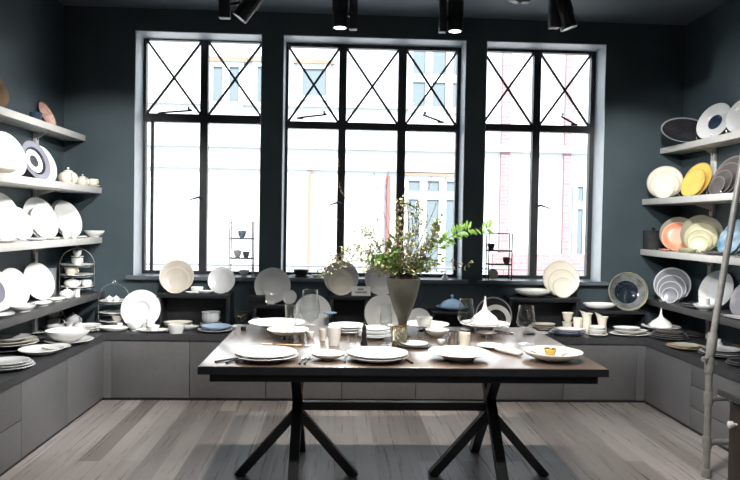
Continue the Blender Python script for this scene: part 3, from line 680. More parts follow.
flat('small flat white dish left of front on the left black box', uy(191, 5.69, zA), .085, 'white', 'coupe', h=.012, name='dish', cat='dish'); flat('small boat shaped white dish on the left black box', uy(206, 5.70, zA), .12, 'white', 'coupe', h=.022, name='dish', cat='dish', ay=.7)
pile(['lower cream plate inside the left black box', 'upper cream plate inside the left black box'], B(178, 5.755), [.24, .235], 'cream', 'coupe', .02, 'plates stacked in the left black box', ay=.72)
q = B(211, 5.755); pile(['lower grey plate under the bowl in the left black box', 'upper grey plate under the bowl in the left black box'], q, [.19, .18], 'greyw', 'rim', .016, 'plates stacked in the left black box')
tag(MB().lathe([(0, .003), (.045, .003), (.048, 0), (.055, .001), (.072, .02), (.077, .045), (.073, .075), (.076, .088), (.078, .092), (.072, .09), (.069, .074), (.072, .045), (.05, .012), (0, .01)], 48, wob=lambda t, r: 1+.025*math.cos(14*t) if r > .05 else 1).build('bowl', M['greyw'], ang=60), 'fluted grey white bowl on plates inside the left black box', 'bowl').location = q+Vector((0, 0, .036))
flat('pale grey blue platter before the left black box', B(186, 5.585), .21, 'greyw', 'coupe', h=.03, name='platter', ay=.6)
q = B(215, 5.511); flat('white plate under the pale blue plate, before the left black box', q, .275, 'greyw', 'coupe', h=.02); flat('pale blue plate on top of a white plate, before the left black box', q+Vector((.005, .02, .02)), .235, 'blue', 'coupe', h=.024)
flat('low grey dish right of the left black box', B(239, 5.60), .14, 'greyw', bowl(.07, .035, foot=.7), name='dish', cat='dish')
# black cup rack
P = B(241.5, 5.72); t = thing('cup_rack', 'black wire cup rack right of the left black box', 'rack', tuple(P))
for x in (-.065, .065): MB().tube([(x, .02, .003), (x, .02, .135)], .003, 6).build('post', M['blackmetal'], t)
for z in (.04, .13): MB().tube([(-.065, .02, z), (.065, .02, z)], .003, 6).build('rail', M['blackmetal'], t)
MB().tube([(-.065, -.05, .003), (.065, -.05, .003), (.065, .06, .003), (-.065, .06, .003)], .003, 6, closed=True).build('base', M['blackmetal'], t)
for q, (dx, dz, lb) in enumerate(((-.035, .05, 'lower left black cup hanging on the wire rack'), (.03, .055, 'lower right black cup hanging on the wire rack'), (0, .0075, 'black cup standing under the wire cup rack'))): teacup(lb, P+Vector((dx, -.02, dz)), .024, .04, 'dark', rz=.5*q)
MB().tube([(-.02, -.06, .11), (0, -.06, .1), (.03, -.06, .12), (.05, -.05, .115)], .003, 6).build('hook', M['gold'], t)
# centre left riser with the big grey plate
zR = display_box('low black riser under the big grey plate, left of the centre window', 252, 297, .205)
P = uy(272, 5.72, zR); D = Dh(P, 35.5, 12); plate_up('big grey white plate on the low black riser, left of the wine glass', P, D, -88, 12, 'greyw', 'rim'); wire_stand('wire easel under the big grey white plate on the riser', P, D, -88, 12, 'blackmetal')
P = uy(256.5, 5.68, zR); t = thing('sign_board', 'small black sign board on the low black riser', 'sign', tuple(P)); MB().box((-.07, 0, 0), (.07, .014, .075), bev=.002).build('board', M['black'], t); MB().box((-.07, -.012, 0), (.07, 0, .008)).build('base', M['black'], t)
P = uy(271, 5.672, zR); tag(MB().box((-.03, -.001, 0), (.03, .001, .03)).build('label_card', M['card'], smooth=False), 'small white label card under the big grey plate', 'card').location = P
P = uy(289, 5.69, zR); su('small oval white dish standing at the right end of the low riser', P, 14, -100, 15, 'greyw', name='dish')
P = B(256, 5.50); su('small white bowl tipped on edge before the low black riser', P, 17, -95, 16, 'greyw', style=bowl(.06, .04), name='bowl')
flat('white dish before the low black riser', B(279, 5.52), .13, 'greyw', bowl(.065, .045), name='bowl', cat='bowl')
flat('pale blue plate lying behind the wine glass, back worktop', B(307, 5.445), .22, 'blue', 'coupe', h=.02, ay=.5)
P = B(312, 5.535); D = Dh(P, 37, 13); plate_up('tall grey plate behind the big wine glass, back worktop', P, D, -90, 13, 'greyw', 'coupe'); wire_stand('wire easel under the tall grey plate behind the wine glass', P, D, -90, 13)
# centre box
zB_ = display_box('black display box with a white name card, behind the vase', 329, 369, .285)
P = uy(329.5, 5.46, CZ); t = thing('dish_pedestal', 'small pale blue dish on a thin black pedestal before the centre black box', 'dish stand', tuple(P)); MB().lathe([(0, 0), (.035, 0), (.034, .006), (.006, .01), (.006, .15), (.02, .155), (0, .156)], 20).build('pedestal', M['blackmetal'], t); MB().lathe([(r, z+.156) for r, z in coupe(.057, .012)], 30).build('dish', M['blue'], t)
P = uy(341, 5.71, zB_); Ds = [Dh(P, 34, 14), Dh(P, 25, 14)]
nest(['grey white plate at the back of the pair on the centre black box', 'cream plate in front of the pair on the centre black box'], P, Ds, -90, 14, ['greyw', 'cream'], 'rim', step=.03, standlabel='wire easel under the pair on the centre black box')
P = uy(361, 5.672, zB_); t = thing('name_card', 'white name card with two lines of grey lettering on the centre black box', 'card', tuple(P), .03); w = size(19, P)/2; hh = size(9.5, P)
MB().box((-w, 0, 0), (w, .003, hh)).build('card', M['card'], t, smooth=False)
for q, (x0, x1, z0, z1) in enumerate(((-.35, .3, .58, .78), (-.6, .62, .25, .48))):
    f = MB(); x = x0*w
    while x < x1*w-.004:
        ww = .003+.004*((int(x*9999) % 5)/5); f.box((x, -.0008, z0*hh), (min(x+ww, x1*w), -.0001, z1*hh)); x += ww+.0022
    f.build('lettering', M['ink'], t, smooth=False)
zC_ = display_box('narrow black display box hidden behind the vase', 372, 404, .285)
P = uy(381, 5.71, zC_); nest(['grey white plate at the back on the box behind the vase', 'grey white plate in front on the box behind the vase'], P, [Dh(P, 32, 14), Dh(P, 24, 14)], -90, 14, ['greyw', 'greyw'], 'rim', step=.028)
P = B(383, 5.555); D = Dh(P, 37, 12); plate_up('large ringed grey white plate on the worktop left of the vase', P, D, -90, 12, 'greyw', rimmed(D/2, well=.5)); wire_stand('wire easel under the large ringed plate left of the vase', P, D, -90, 12)
P = B(419, 5.55)+Vector((0, 0, 0)); su('round pale grey plate standing right of the vase, back worktop', P, 24, -90, 14, 'greyw', 'rim')
zD_ = display_box('low black riser under the pale blue lidded dish', 432, 470, .165, 5.62, 5.87)
P = uy(452, 5.745, zD_); t = thing('lidded_dish', 'pale blue lidded dish with a knob on the low black riser', 'lidded dish', tuple(P))
MB().lathe(coupe(.14, .03, foot=.4), 44).build('dish', M['blue'], t, ang=50)
l_ = MB().lathe([(0, .03), (.10, .03), (.105, .034), (.096, .052), (.072, .075), (.04, .09), (.014, .098), (0, .099)], 40).build('lid', M['blue'], t, ang=50)
MB().lathe([(0, .096), (.008, .097), (.007, .108), (.014, .120), (.011, .132), (0, .134)], 16).build('knob', M['blue'], l_)
# black and white ring plate
P = B(494, 5.54); D = Dh(P, 36, 12)
plate_up('black plate with pale rim standing behind the white tagine', P, D, -94, 12, 'dark', 'coupe', mats=[M['dark'], M['grey']], mf=lambda i: 1 if 11 <= i <= 13 else 0)
a = math.radians(-94); d = Vector((math.cos(a), math.sin(a), 0))
plate_up('white rimmed plate with black centre in front of the black plate', P+d*.03+Vector((.015, 0, 0)), D*.80, -94, 12, 'white', 'rim', mats=[M['white'], M['dark']], mf=lambda i: 1 if i >= 10 else 0)
# right box
zE = display_box('black open display box under the cream plates, right window', 509, 580.5, .285)
P = uy(533, 5.755, zE); flat('wide shallow white bowl on the left end of the right black box', P, .315, 'white', bowl(.1575, .062, foot=.32, p=1.6), name='bowl', cat='bowl', ay=.8)
P = uy(562, 5.74, zE); Ds = [Dh(P, 36, 14), Dh(P, 28, 14), Dh(P, 20, 14)]
nest(['largest cream plate of the nest on the right black box', 'middle cream plate of the nest on the right black box', 'smallest cream plate of the nest on the right black box'], P, Ds, -92, 14, ['cream']*3, 'coupe', step=.024, standlabel='wire easel under the cream nest on the right black box', smat='blackmetal')
for q in range(3): flat(['lowest cream platter stacked inside the right black box', 'middle cream platter stacked inside the right black box', 'topmost cream platter stacked inside the right black box'][q], B(540+q*1.5, 5.755)+Vector((0, 0, .018*q)), .235-.012*q, 'cream' if q != 1 else 'taupe', 'coupe', h=.018, group='platters stacked in the right black box', name='platter', ay=.75)
flat('white plate lying left of the blue rimmed pile, before the right black box', B(538, 5.475), .17, 'greyw', 'coupe', h=.022)
bl_m = [M['white'], mat('cobalt_rim', (.06, .09, .25), .2)]
for q in range(3): flat(['lowest white plate with a thin blue rim, before the right black box', 'middle white plate with a thin blue rim, before the right black box', 'topmost white plate with a thin blue rim, before the right black box'][q], B(567.5+q, 5.505)+Vector((0, 0, .015*q)), .31-.022*q, 'white', 'rim', group='blue rimmed plates piled on the back worktop', ay=.75, mats=bl_m, mf=lambda i: 1 if 6 <= i <= 7 else 0)
P = B(567.5, 5.735); teacup('lower white cup of the stacked pair inside the right black box', P, .043, .076, 'cream', handle=False, name='cup', flare=1.1); teacup('upper white cup of the stacked pair inside the right black box', P+Vector((0, 0, .078)), .043, .078, 'cream', handle=False, name='cup', flare=1.15)
teacup('single white cup right of the stacked pair, back worktop', B(577.5, 5.612), .038, .128, 'cream', handle=False, name='cup', flare=1.08, foot=.7)
P = B(586.5, 5.605); teacup('white beaker under the left pouring jug, back worktop', P, .036, .068, 'cream', handle=False, name='beaker', foot=.85)
jug('left white jug with a tall pouring lip, raised on a beaker, back worktop', P+Vector((0, 0, .071)), .046, .098, 'cream', rz=.15, handle=False)
jug('right white jug with a tall pouring lip behind the stacked bowls', B(602, 5.605), .046, .142, 'cream', rz=.15, handle=False)
P = B(597, 5.467); flat('white saucer plate under the stacked bowls, back worktop', P, .17, 'white', 'coupe', h=.02)
flat('lower white bowl of the stacked pair on a saucer, back worktop', P+Vector((0, 0, .016)), .145, 'white', bowl(.0725, .042, foot=.6), name='bowl', cat='bowl'); flat('upper white bowl of the stacked pair on a saucer, back worktop', P+Vector((0, 0, .040)), .135, 'white', bowl(.0675, .04, foot=.6), name='bowl', cat='bowl')
zF = display_box('low black riser under the big glazed bowl, right', 588, 648, .18)
flat('long shallow white boat dish on the low right riser', uy(599.5, 5.76, zF), .285, 'white', bowl(.1425, .055, foot=.4, p=1.7), name='serving_dish', cat='serving dish', ay=.6)
P = uy(629, 5.71, zF); D = Dh(P, 38, 12); pf = bowl(D/2, D*.27, foot=.33)
o = plate_up('big grey glazed bowl with an iridescent dark centre standing on the right riser', P, D, -98, 12, 'olived', pf, name='bowl', cat='bowl', mats=[M['olived'], mat('steel_grey_glaze', (.13, .14, .14), .12, var=.4, scale=14, coat=1), mat('black_blue_glaze', (.012, .018, .028), .06, coat=1), M['olive']], mf=lambda i: 3 if i == 14 else 1 if 19 <= i <= 22 else 2 if i > 22 else 0); wire_stand('wire easel under the big grey glazed bowl', P, D, -98, 12)
P = B(630, 5.512)
for q, (lb, D, st, dx) in enumerate((('broad white platter lowest in the pile left of the tagine lid, right worktop', .345, 'coupe', 0), ('white plate in the middle of the pile, right back worktop', .27, 'coupe', .01), ('white oval plate topping the pile, right back worktop', .22, 'coupe', -.02))):
    flat(lb, P+Vector((dx, .01*q, .02*q)), D, 'white', st, h=.02 if q == 0 else .024, name='platter' if q == 0 else 'plate', ay=.7)
P = uy(660.5, 5.565, CZ); tagine('white tagine with a pointed lid on the right worktop corner', P, .31, .215, 'white')

# ------------------------------------------------------------------ right worktop
pile(['lowest charcoal plate of the dark pile in the right corner', 'second charcoal plate of the dark pile in the right corner', 'third charcoal plate of the dark pile in the right corner', 'small grey plate topping the dark pile in the right corner'], C(669, 339.5), [.29, .275, .25, .2], ['dark', 'dark', 'dark', 'umber'], 'coupe', .016, 'dark plates piled in the right corner')
pile(['lower charcoal plate lying by the wall, behind the wooden platters', 'upper charcoal plate lying by the wall, behind the wooden platters'], C(694, 336.5), [.2, .18], ['dark', 'umber'], 'coupe', .014, 'dark plates by the right wall')
pile(['tan platter lying on the right worktop, left of the ladder', 'smaller cream tan plate on the tan platter, left of the ladder'], C(686, 349), [.27, .19], ['wood', 'cream'], 'coupe', .016)
P = C(719, 350.5); t = thing('bottle', 'small white porcelain bottle right of the ladder post', 'bottle', tuple(P)); MB().lathe([(0, 0), (.026, 0), (.03, .006), (.031, .035), (.022, .055), (.011, .066), (.010, .08), (.014, .086), (.010, .087), (0, .08)], 24).build('body', M['white'], t)
pile(['lowest charcoal plate of the pile right of the ladder post', 'white plate second in the pile right of the ladder post', 'charcoal plate third in the pile right of the ladder post', 'grey white plate topping the pile right of the ladder post'], C(722, 357), [.31, .29, .26, .24], ['dark', 'white', 'dark', 'greyw'], 'coupe', .013, 'dark and white plates piled by the ladder')
flat('brown bowl by the right photo edge, right worktop', C(741, 352), .14, 'brown', 'bowl', h=.04, name='bowl', cat='bowl')
pile(['lower charcoal plate at the right photo edge, right worktop', 'upper charcoal plate at the right photo edge, right worktop'], C(744, 366), [.22, .2], 'dark', 'coupe', .014, 'dark plates at the right photo edge')

# ------------------------------------------------------------------ right wall shelves
P = R_(0, 689, 2.835); su('black oval looking plate with grey rim, lying back on the topmost right shelf', P, 30, -105, 50, 'dark', 'coupe', mats=[M['dark'], M['grey']], mf=lambda i: 1 if 11 <= i <= 13 else 0)
P = R_(0, 708, 2.875); D = Dh(P, 38, 16); plate_up('white plate with a dark blue centre on the topmost right shelf', P, D, -160, 20, 'greyw', rimmed(D/2, well=.42), mats=[M['greyw'], M['navy']], mf=lambda i: 1 if i >= 11 else 0); wire_stand('wire easel under the white plate with a dark blue centre', P, D, -160, 20)
P = R_(0, 738, 2.875); D = Dh(P, 38, 16); plate_up('plain white plate at the photo edge on the topmost right shelf', P, D, -160, 20, 'greyw', 'rim'); wire_stand('wire easel under the plain white plate, topmost right shelf', P, D, -160, 20)
P = R_(1, 664, 2.755); nest(['largest cream plate of the nest, second right shelf', 'middle cream plate of the nest, second right shelf', 'smallest cream plate of the nest, second right shelf'], P, [Dh(P, 33, 15), Dh(P, 27, 15), Dh(P, 19, 15)], -122, 15, ['cream']*3, group='nest of cream plates', standlabel='wire easel under the cream nest, second right shelf')
P = R_(1, 691, 2.83); nest(['larger yellow plate at the back, second right shelf', 'smaller yellow plate at the front, second right shelf'], P, [Dh(P, 36, 15), Dh(P, 30, 15)], -166, 20, ['yellow']*2, step=.028, standlabel='wire easel under the yellow plates')
P = R_(1, 724, 2.83); nest(['largest dark brown plate of the nest of four, second right shelf', 'second largest dark brown plate of the nest of four, second right shelf', 'third largest dark brown plate of the nest of four, second right shelf', 'smallest dark brown plate of the nest of four, second right shelf'], P, [Dh(P, 41, 15), Dh(P, 34, 15), Dh(P, 26, 15), Dh(P, 19, 15)], -166, 20, ['umber']*4, step=.031, standlabel='wire easel under the dark brown nest')
P = R_(2, 653, 2.775); t = thing('lidded_canister', 'dark lidded canister at the corner end of the third right shelf', 'canister', tuple(P)); MB().lathe([(0, 0), (.085, 0), (.09, .004), (.09, .14), (0, .14)], 32).build('body', M['dark'], t); l_ = MB().lathe([(0, .1405), (.093, .1405), (.093, .16), (.085, .166), (0, .168)], 32).build('lid', M['dark'], t); MB().lathe([(0, .166), (.012, .168), (.016, .182), (.01, .192), (0, .194)], 14).build('knob', M['dark'], l_)
P = R_(2, 677, 2.83); nest(['larger dark rimmed plate behind the coral plate, third right shelf', 'coral plate standing before the dark rimmed plate, third right shelf'], P, [Dh(P, 34, 15), Dh(P, 29, 15)], -124, 15, ['olived', 'coral'], step=.022)
P = R_(2, 700, 2.85); nest(['largest grey olive plate of the green nest, third right shelf', 'second olive plate of the green nest, third right shelf', 'third olive plate of the green nest, third right shelf', 'smallest olive plate of the green nest, third right shelf'], P, [Dh(P, 38, 15), Dh(P, 31, 15), Dh(P, 23, 15), Dh(P, 17, 15)], -126, 15, ['olived', 'olive', 'olive', 'olive'], step=.031, standlabel='wire easel under the green nest')
flat('small coral dish lying beside the canister, third right shelf', R_(2, 665, 2.715), .13, 'coral', 'coupe', h=.014, name='dish', cat='dish', ax=.7)
P = R_(2, 687, 2.72); flat('shallow olive dish lying before the green nest, third right shelf', P, .24, 'olive', 'coupe', h=.03, name='dish', cat='dish', ax=.42)
flat('black oval tray lying at the front of the third right shelf', R_(2, 715, 2.735), .34, 'dark', 'coupe', h=.022, name='tray', cat='tray', ax=.4)
flat('dark tray by the ladder at the photo edge, third right shelf', R_(2, 752, 2.755), .3, 'umber', 'coupe', h=.022, name='tray', cat='tray', ax=.55)
P = R_(2, 728, 2.86); nest(['larger mottled blue plate behind the ladder, third right shelf', 'smaller mottled blue plate behind the ladder, third right shelf'], P, [Dh(P, 37, 14), Dh(P, 31, 14)], -172, 20, ['denim']*2, step=.03, standlabel='wire easel under the blue plates')
P = R_(3, 671, 2.79); nest(['largest grey glass plate of the nest of four, lowest right shelf', 'second largest grey glass plate of the nest of four, lowest right shelf', 'third largest grey glass plate of the nest of four, lowest right shelf', 'smallest grey glass plate of the nest of four, lowest right shelf'], P, [Dh(P, 34, 14), Dh(P, 27, 14), Dh(P, 21, 14), Dh(P, 15, 14)], -124, 14, ['smoke']*4, step=.03, standlabel='wire easel under the grey glass nest')
flat('black oval tray lying before the grey glass nest, lowest right shelf', R_(3, 692, 2.755), .28, 'dark', 'coupe', h=.02, name='tray', cat='tray', ax=.36)
for q, (u, lb) in enumerate(((664, 'narrow white plate lying by the shelf front, below the grey glass nest'), (735, 'narrow white plate lying at the photo edge, lowest right shelf'))): flat(lb, R_(3, u, 2.735 if q == 0 else 2.76), .14 if q == 0 else .24, 'white', 'coupe', h=.01, ax=.5 if q == 0 else .45)
P = R_(3, 710, 2.875); su('tall white oval plate leaning behind the white bowl, lowest right shelf', P, 38, -162, 20, 'greyw')
P = R_(3, 705, 2.79); flat('wide white bowl before the tall white plate, lowest right shelf', P, .17, 'white', bowl(.085, .045, foot=.5), name='bowl', cat='bowl'); teacup('white cup standing in the wide white bowl, lowest right shelf', P+Vector((-.01, .0, .011)), .04, .085, 'white', handle=False, name='cup', flare=1.05, foot=.75)
P = R_(3, 742, 2.86); nest(['larger grey glazed plate at the photo edge, lowest right shelf', 'smaller grey glazed plate at the photo edge, lowest right shelf'], P, [Dh(P, 36, 14), Dh(P, 28, 14)], -160, 20, ['grey']*2)
for q, (u, lb) in enumerate(((726, 'dark spoon lying left of another on the lowest right shelf'), (732, 'dark spoon lying right of another on the lowest right shelf'))):
    P = R_(3, u, 2.765); f = MB(); f.tube([(-.05, 0, .004), (.02, 0, .006), (.05, 0, .004)], .003, 6); f.lathe([(0, 0), (.012, .001), (.018, .006), (.016, .007), (0, .003)], 16, c=(.065, 0, .001), ax=1.4); tag(f.build('spoon', M['grey']), lb, 'spoon', 'spoons on the right shelf'); o = bpy.data.objects[sorted([x.name for x in bpy.data.objects if x.name.startswith('spoon')])[-1]]; o.location = P+Vector((0, 0, .001)); o.rotation_euler = (0, 0, -.9+.3*q)

# ------------------------------------------------------------------ things on the window sills
def S(u, y=5.99): return uy(u, y, ZS+.003)
def wire_rack(label, u0, u1, ht, tiers, m, y=5.98, d=.10, plates=True):
    a, b = S(u0, y), S(u1, y); w = (b.x-a.x)/2; P = (a+b)/2; t = thing('wire_rack', label, 'wire rack', tuple(P), 0, 'wire racks on the window sills'); r = .0055
    for sx in (-1, 1):
        for sy in (-1, 1): MB().tube([(sx*w, sy*d/2, 0), (sx*w, sy*d/2, ht)], r, 6).build('post', M[m], t)
    for z in tiers+[ht]: MB().tube([(-w, -d/2, z), (w, -d/2, z), (w, d/2, z), (-w, d/2, z)], r*.8, 6, closed=True).build('tier_frame', M[m], t)
    for z in tiers: MB().box((-w, -d/2, z+.002), (w, d/2, z+.010)).build('tier_board', M[m], t, smooth=False)
    return P
def zr_(v, y, u): return ony(u, v, y).z-ZS-.003
P = wire_rack('slim wire rack with cups against the left window', 230, 252.7, zr_(222, 5.98, 245), [zr_(239, 5.98, 245), zr_(258.5, 5.98, 245)], 'grey')
z1, z2 = zr_(239, 5.98, 245)+.0105, zr_(258.5, 5.98, 245)+.0105
teacup('pale blue cup on the upper tier of the left window rack', Vector((uy(242, 5.98, 1.3).x, 5.98, ZS+.003+z1)), .036, .06, 'blue', rz=2.4); teacup('white cup at left on the lower tier of the left window rack', Vector((uy(237.5, 5.98, 1.1).x, 5.98, ZS+.003+z2)), .033, .06, 'greyw', rz=2.8); teacup('grey cup at right on the lower tier of the left window rack', Vector((uy(246, 5.98, 1.1).x, 5.98, ZS+.003+z2)), .03, .05, 'grey', rz=.2)
flat('white lobed bowl standing under the left window rack', S(244), .09, 'greyw', bowl(.045, .05, foot=.4), name='bowl', cat='bowl')
flat('small dark saucer on the sill right of the left window rack', S(257, 5.95), .07, 'dark', 'coupe', h=.012, name='saucer', cat='saucer')
P = S(301, 5.95); flat('black oval plate on the sill under the black bowl, centre window', P, .2, 'dark', 'coupe', h=.012, ay=.6); flat('black bowl on the sill at the left of the centre window', P+Vector((0, 0, .012)), .135, 'black', tumbler(.0675, .05), name='bowl', cat='bowl')
flat('small white dish on the sill beside the black bowl, centre window', S(317, 5.95), .10, 'white', 'coupe', h=.018, name='dish', cat='dish')
P = S(445, 5.96); t = thing('bell_cruet', 'small white bell shaped cruet on the centre window sill', 'cruet', tuple(P)); MB().lathe([(0, 0), (.033, 0), (.034, .004), (.02, .025), (.01, .04), (.007, .055), (.009, .06), (0, .062)], 24).build('body', M['white'], t)
P = wire_rack('black wire rack with dark cups against the right window', 487, 510, zr_(233.5, 5.97, 497), [zr_(251, 5.97, 497), zr_(264.5, 5.97, 497)], 'blackmetal', 5.97)
za, zb = ZS+.0135+zr_(251, 5.97, 497), ZS+.0135+zr_(264.5, 5.97, 497)
q = Vector((uy(491, 5.97, za).x, 5.97, za)); flat('black saucer on the upper tier of the black wire rack', q, .085, 'dark', 'coupe', h=.008, name='saucer', cat='saucer'); teacup('black cup on a saucer, upper tier of the black wire rack', q+Vector((0, 0, .008)), .034, .045, 'dark', rz=2.8)
q = Vector((uy(506.5, 5.94, zb).x, 5.945, zb)); teacup('black cup on the right side of the lower tier, black wire rack', q, .034, .055, 'dark', rz=.3)
su('small pale round plate standing under the black wire rack', S(493, 5.96), 10.5, -90, 10, 'taupe')
# ------------------------------------------------------------------ dining table
ZT = .7473; TX0, TX1, TY0, TY1 = -.631, 1.285, 3.158, 4.436
tx, ty = (TX0+TX1)/2, (TY0+TY1)/2
tb = thing('dining_table', 'dark wooden dining table laid with crockery on black crossed metal legs', 'table', (tx, ty, 0))
MB().box((TX0-tx, TY0-ty, ZT-.038), (TX1-tx, TY1-ty, ZT), bev=.003).build('tabletop', M['table'], tb)
f = MB(); e = .004; f.box((TX0-tx-e, TY0-ty-e, ZT-.038), (TX1-tx+e, TY0-ty, ZT-.0025)); f.box((TX0-tx-e, TY1-ty, ZT-.038), (TX1-tx+e, TY1-ty+e, ZT-.0025)); f.box((TX0-tx-e, TY0-ty, ZT-.038), (TX0-tx, TY1-ty, ZT-.0025)); f.box((TX1-tx, TY0-ty, ZT-.038), (TX1-tx+e, TY1-ty, ZT-.0025)); tag(f.build('edge_shade_band', M['black'], tb, smooth=False), 'black band for the unlit edge')  # black band paints in the darkness of the unlit table edge
MB().box((TX0-tx+.045, TY0-ty+.03, ZT-.078), (TX1-tx-.035, TY1-ty-.03, ZT-.0385)).build('apron', M['black'], tb, smooth=False)
def sqbar(mb, a, b, w): return mb.tube([a, b], w*.7071, 4)
for X, sgn in ((uy(297.5, ty, .34).x, -1), (uy(489.5, ty, .34).x, 1)):
    x = X-tx; zt = ZT-.078; kz = .34
    for (a, b) in (((x, -.43, 0), (x, .22, zt)), ((x+.004, .43, 0), (x-.004, -.22, zt))): 
        sqbar(MB(), a, b, .052).build('leg', M['blackmetal'], tb, smooth=False)
    for s in (-1, 1): sqbar(MB(), (x+s*.325, 0, 0), (x, 0, kz+.03), .048).build('leg', M['blackmetal'], tb, smooth=False)
    MB().box((x-.03, -.34, zt-.012), (x+.03, .34, zt)).build('mounting_plate', M['blackmetal'], tb, smooth=False)
xa, xb = uy(297.5, ty, .34).x-tx, uy(489.5, ty, .34).x-tx
MB().box((xa, -.022, .375), (xb, .022, .42)).build('stretcher', M['blackmetal'], tb, smooth=False)

def T(u, v): return onz(u, v, ZT)+Vector((0, 0, .0008))
def Tw(u, v, w): p = T(u, v); return p, size(w, p)
GP = 'place settings on the dining table'
def set_pile(lbs, u, v, w, m='white', st='rim', step=.013, shrink=.94, **k):
    p, D = Tw(u, v, w); return pile(lbs, p, [D*shrink**i for i in range(len(lbs))], m, st, step, **k)
# front row
set_pile(['lower white dinner plate of the front left setting', 'upper white dinner plate of the front left setting'], 266, 359.5, 65, shrink=.95)
p, D = Tw(328, 359.5, 35); flat('small white footed bowl at the front of the table, between two settings', p, D, 'white', bowl(D/2, .032, foot=.4), name='bowl', cat='bowl')
set_pile(['lower white dinner plate of the front middle setting', 'upper white dinner plate of the front middle setting'], 377.5, 360, 62, 'white', 'coupe', shrink=.99, step=.012)
p, D = Tw(459, 359.5, 62); flat('white soup plate with a deep cream well at the front of the table', p, D, 'white', [(0, .003), (D*.2, .003), (D*.21, 0), (D*.23, 0), (D*.30, .02), (D*.49, .037), (D*.5, .040), (D*.49, .041), (D*.29, .026), (D*.25, .012), (D*.2, .008), (0, .008)], name='soup_plate', mats=[M['white'], M['cream']], mf=lambda i: 1 if i >= 8 else 0)
p, D = Tw(553, 360, 58); flat('wide cream white bowl plate holding a gold cup, front right setting', p, D, 'white', bowl(D/2, .045, foot=.34, p=1.6), name='bowl', cat='bowl')
q = p+Vector((-.012, .01, .0125)); t = thing('cup', 'small gold cup standing in the wide white bowl plate', 'cup', tuple(q)); MB().lathe(cup(.030, .042, flare=1.05, foot=.6), 28, mi=0).build('body', M['gold'], t, ang=50)
for s, (dx, dy, a, lb) in enumerate(((.07, -.02, .4, 'dried green leaf at the right of the gold cup'), (-.075, .03, 2.4, 'gold leaf at the left of the gold cup'))):
    f = MB(); n = 8; vs = [(-.03, 0, .0)] + [(-.03+.06*i/n, .012*math.sin(PI*i/n), .006*math.sin(PI*i/n)) for i in range(1, n)] + [(.03, 0, .004)] + [(-.03+.06*i/n, -.012*math.sin(PI*i/n), .006*math.sin(PI*i/n)) for i in range(n-1, 0, -1)]
    f._add(vs, [tuple(range(len(vs)))]); f._add([(x, y, z-.0015) for x, y, z in vs], [tuple(range(len(vs)))]); o = tag(f.build('leaf', M['leafd'] if s == 0 else M['gold']), lb, 'leaf'); o.location = q+Vector((dx, dy, .014)); o.rotation_euler = (0, -.25 if s == 0 else .25, a if s == 0 else 0)
# middle and back rows
p, D = Tw(288, 339, 42); t = thing('footed_dish', 'white dish on a dark foot, middle left of the table', 'footed dish', tuple(p)); MB().lathe([(0, 0), (.036, 0), (.036, .004), (.026, .01), (.03, .026), (0, .026)], 24).build('foot', M['dark'], t); MB().lathe([(r, z+.026) for r, z in coupe(D/2, .028)], 40).build('dish', M['white'], t, ang=50)
p, D = Tw(277, 330, 57); t = thing('footed_dish', 'wide white plate on a low dark foot at the back left of the table', 'footed dish', tuple(p)); MB().lathe([(0, 0), (.06, 0), (.06, .004), (.045, .01), (.05, .018), (0, .018)], 24).build('foot', M['dark'], t); MB().lathe([(r, z+.018) for r, z in coupe(D/2, .03)], 40).build('dish', M['white'], t, ang=50)
set_pile(['lowest white plate of the wide pile at the back middle of the table', 'second white plate of the wide pile at the back middle of the table', 'topmost white plate of the wide pile at the back middle of the table'], 347, 333, 40, shrink=.97, step=.015)
set_pile(['white plate under two others left of the vase', 'middle white plate of the three left of the vase', 'topmost white plate of the three left of the vase'], 375, 338, 33, shrink=.95, step=.022, st='coupe')
p, D = Tw(426, 331, 46); t = thing('cake_stand', 'white footed plate behind the patterned jar, right of the vase', 'cake stand', tuple(p)); MB().lathe([(0, 0), (.05, 0), (.05, .005), (.02, .012), (.018, .02), (.04, .026), (0, .026)], 24).build('foot', M['dark'], t); MB().lathe([(r, z+.026) for r, z in coupe(D/2, .018)], 40).build('plate', M['white'], t, ang=50)
teacup('white bowl on the footed plate right of the vase', p+Vector((-.012, 0, .034)), .052, .052, 'white', handle=False, name='bowl', cat='bowl', foot=.8)
p, D = Tw(437, 337, 24); flat('grey patterned bowl standing before the footed plate', p, D, 'greyw', bowl(D/2, .045, foot=.5), name='bowl', cat='bowl')
p, D = Tw(416, 347, 28); flat('dark rectangular looking slate tray beside the patterned jar', p, .19, 'dark', 'coupe', h=.01, name='tray', cat='tray', ay=.8); flat('small white plate on the dark slate tray beside the patterned jar', p+Vector((-.01, 0, .008)), .15, 'white', 'coupe', h=.012)
def glass_tumbler(label, P, R, h, group='small drinking glasses on the table'): return tag(MB().lathe(tumbler(R, h), 28).build('tumbler', M['glass'], ang=60), label, 'glass', group)
for lb, u, v, R, h in (('left of two small clear glasses before the cake stand', 420, 343, .020, .062), ('right of two small clear glasses before the cake stand', 426.5, 342, .020, .062), ('small clear glass before the dark bowl, right half of the table', 489.5, 344, .024, .05), ('small clear glass left of the black pepper mill', 352, 346, .026, .065), ('tall clear tumbler at the back left of the table, before the tipped dish', 290.5, 343, .034, .21)):
    o = glass_tumbler(lb, (0, 0, 0), R, h); o.location = T(u, v)
# pepper mill
P = T(364, 345); t = thing('pepper_mill', 'slim black pepper mill left of the middle plates', 'pepper mill', tuple(P)); MB().lathe([(0, 0), (.020, 0), (.021, .006), (.012, .03), (.015, .055), (.011, .075), (0, .075)], 24).build('body', M['blackmetal'], t); MB().lathe([(0, .0755), (.010, .0755), (.013, .09), (.010, .105), (.005, .112), (.008, .122), (0, .128)], 20).build('head', M['blackmetal'], t)
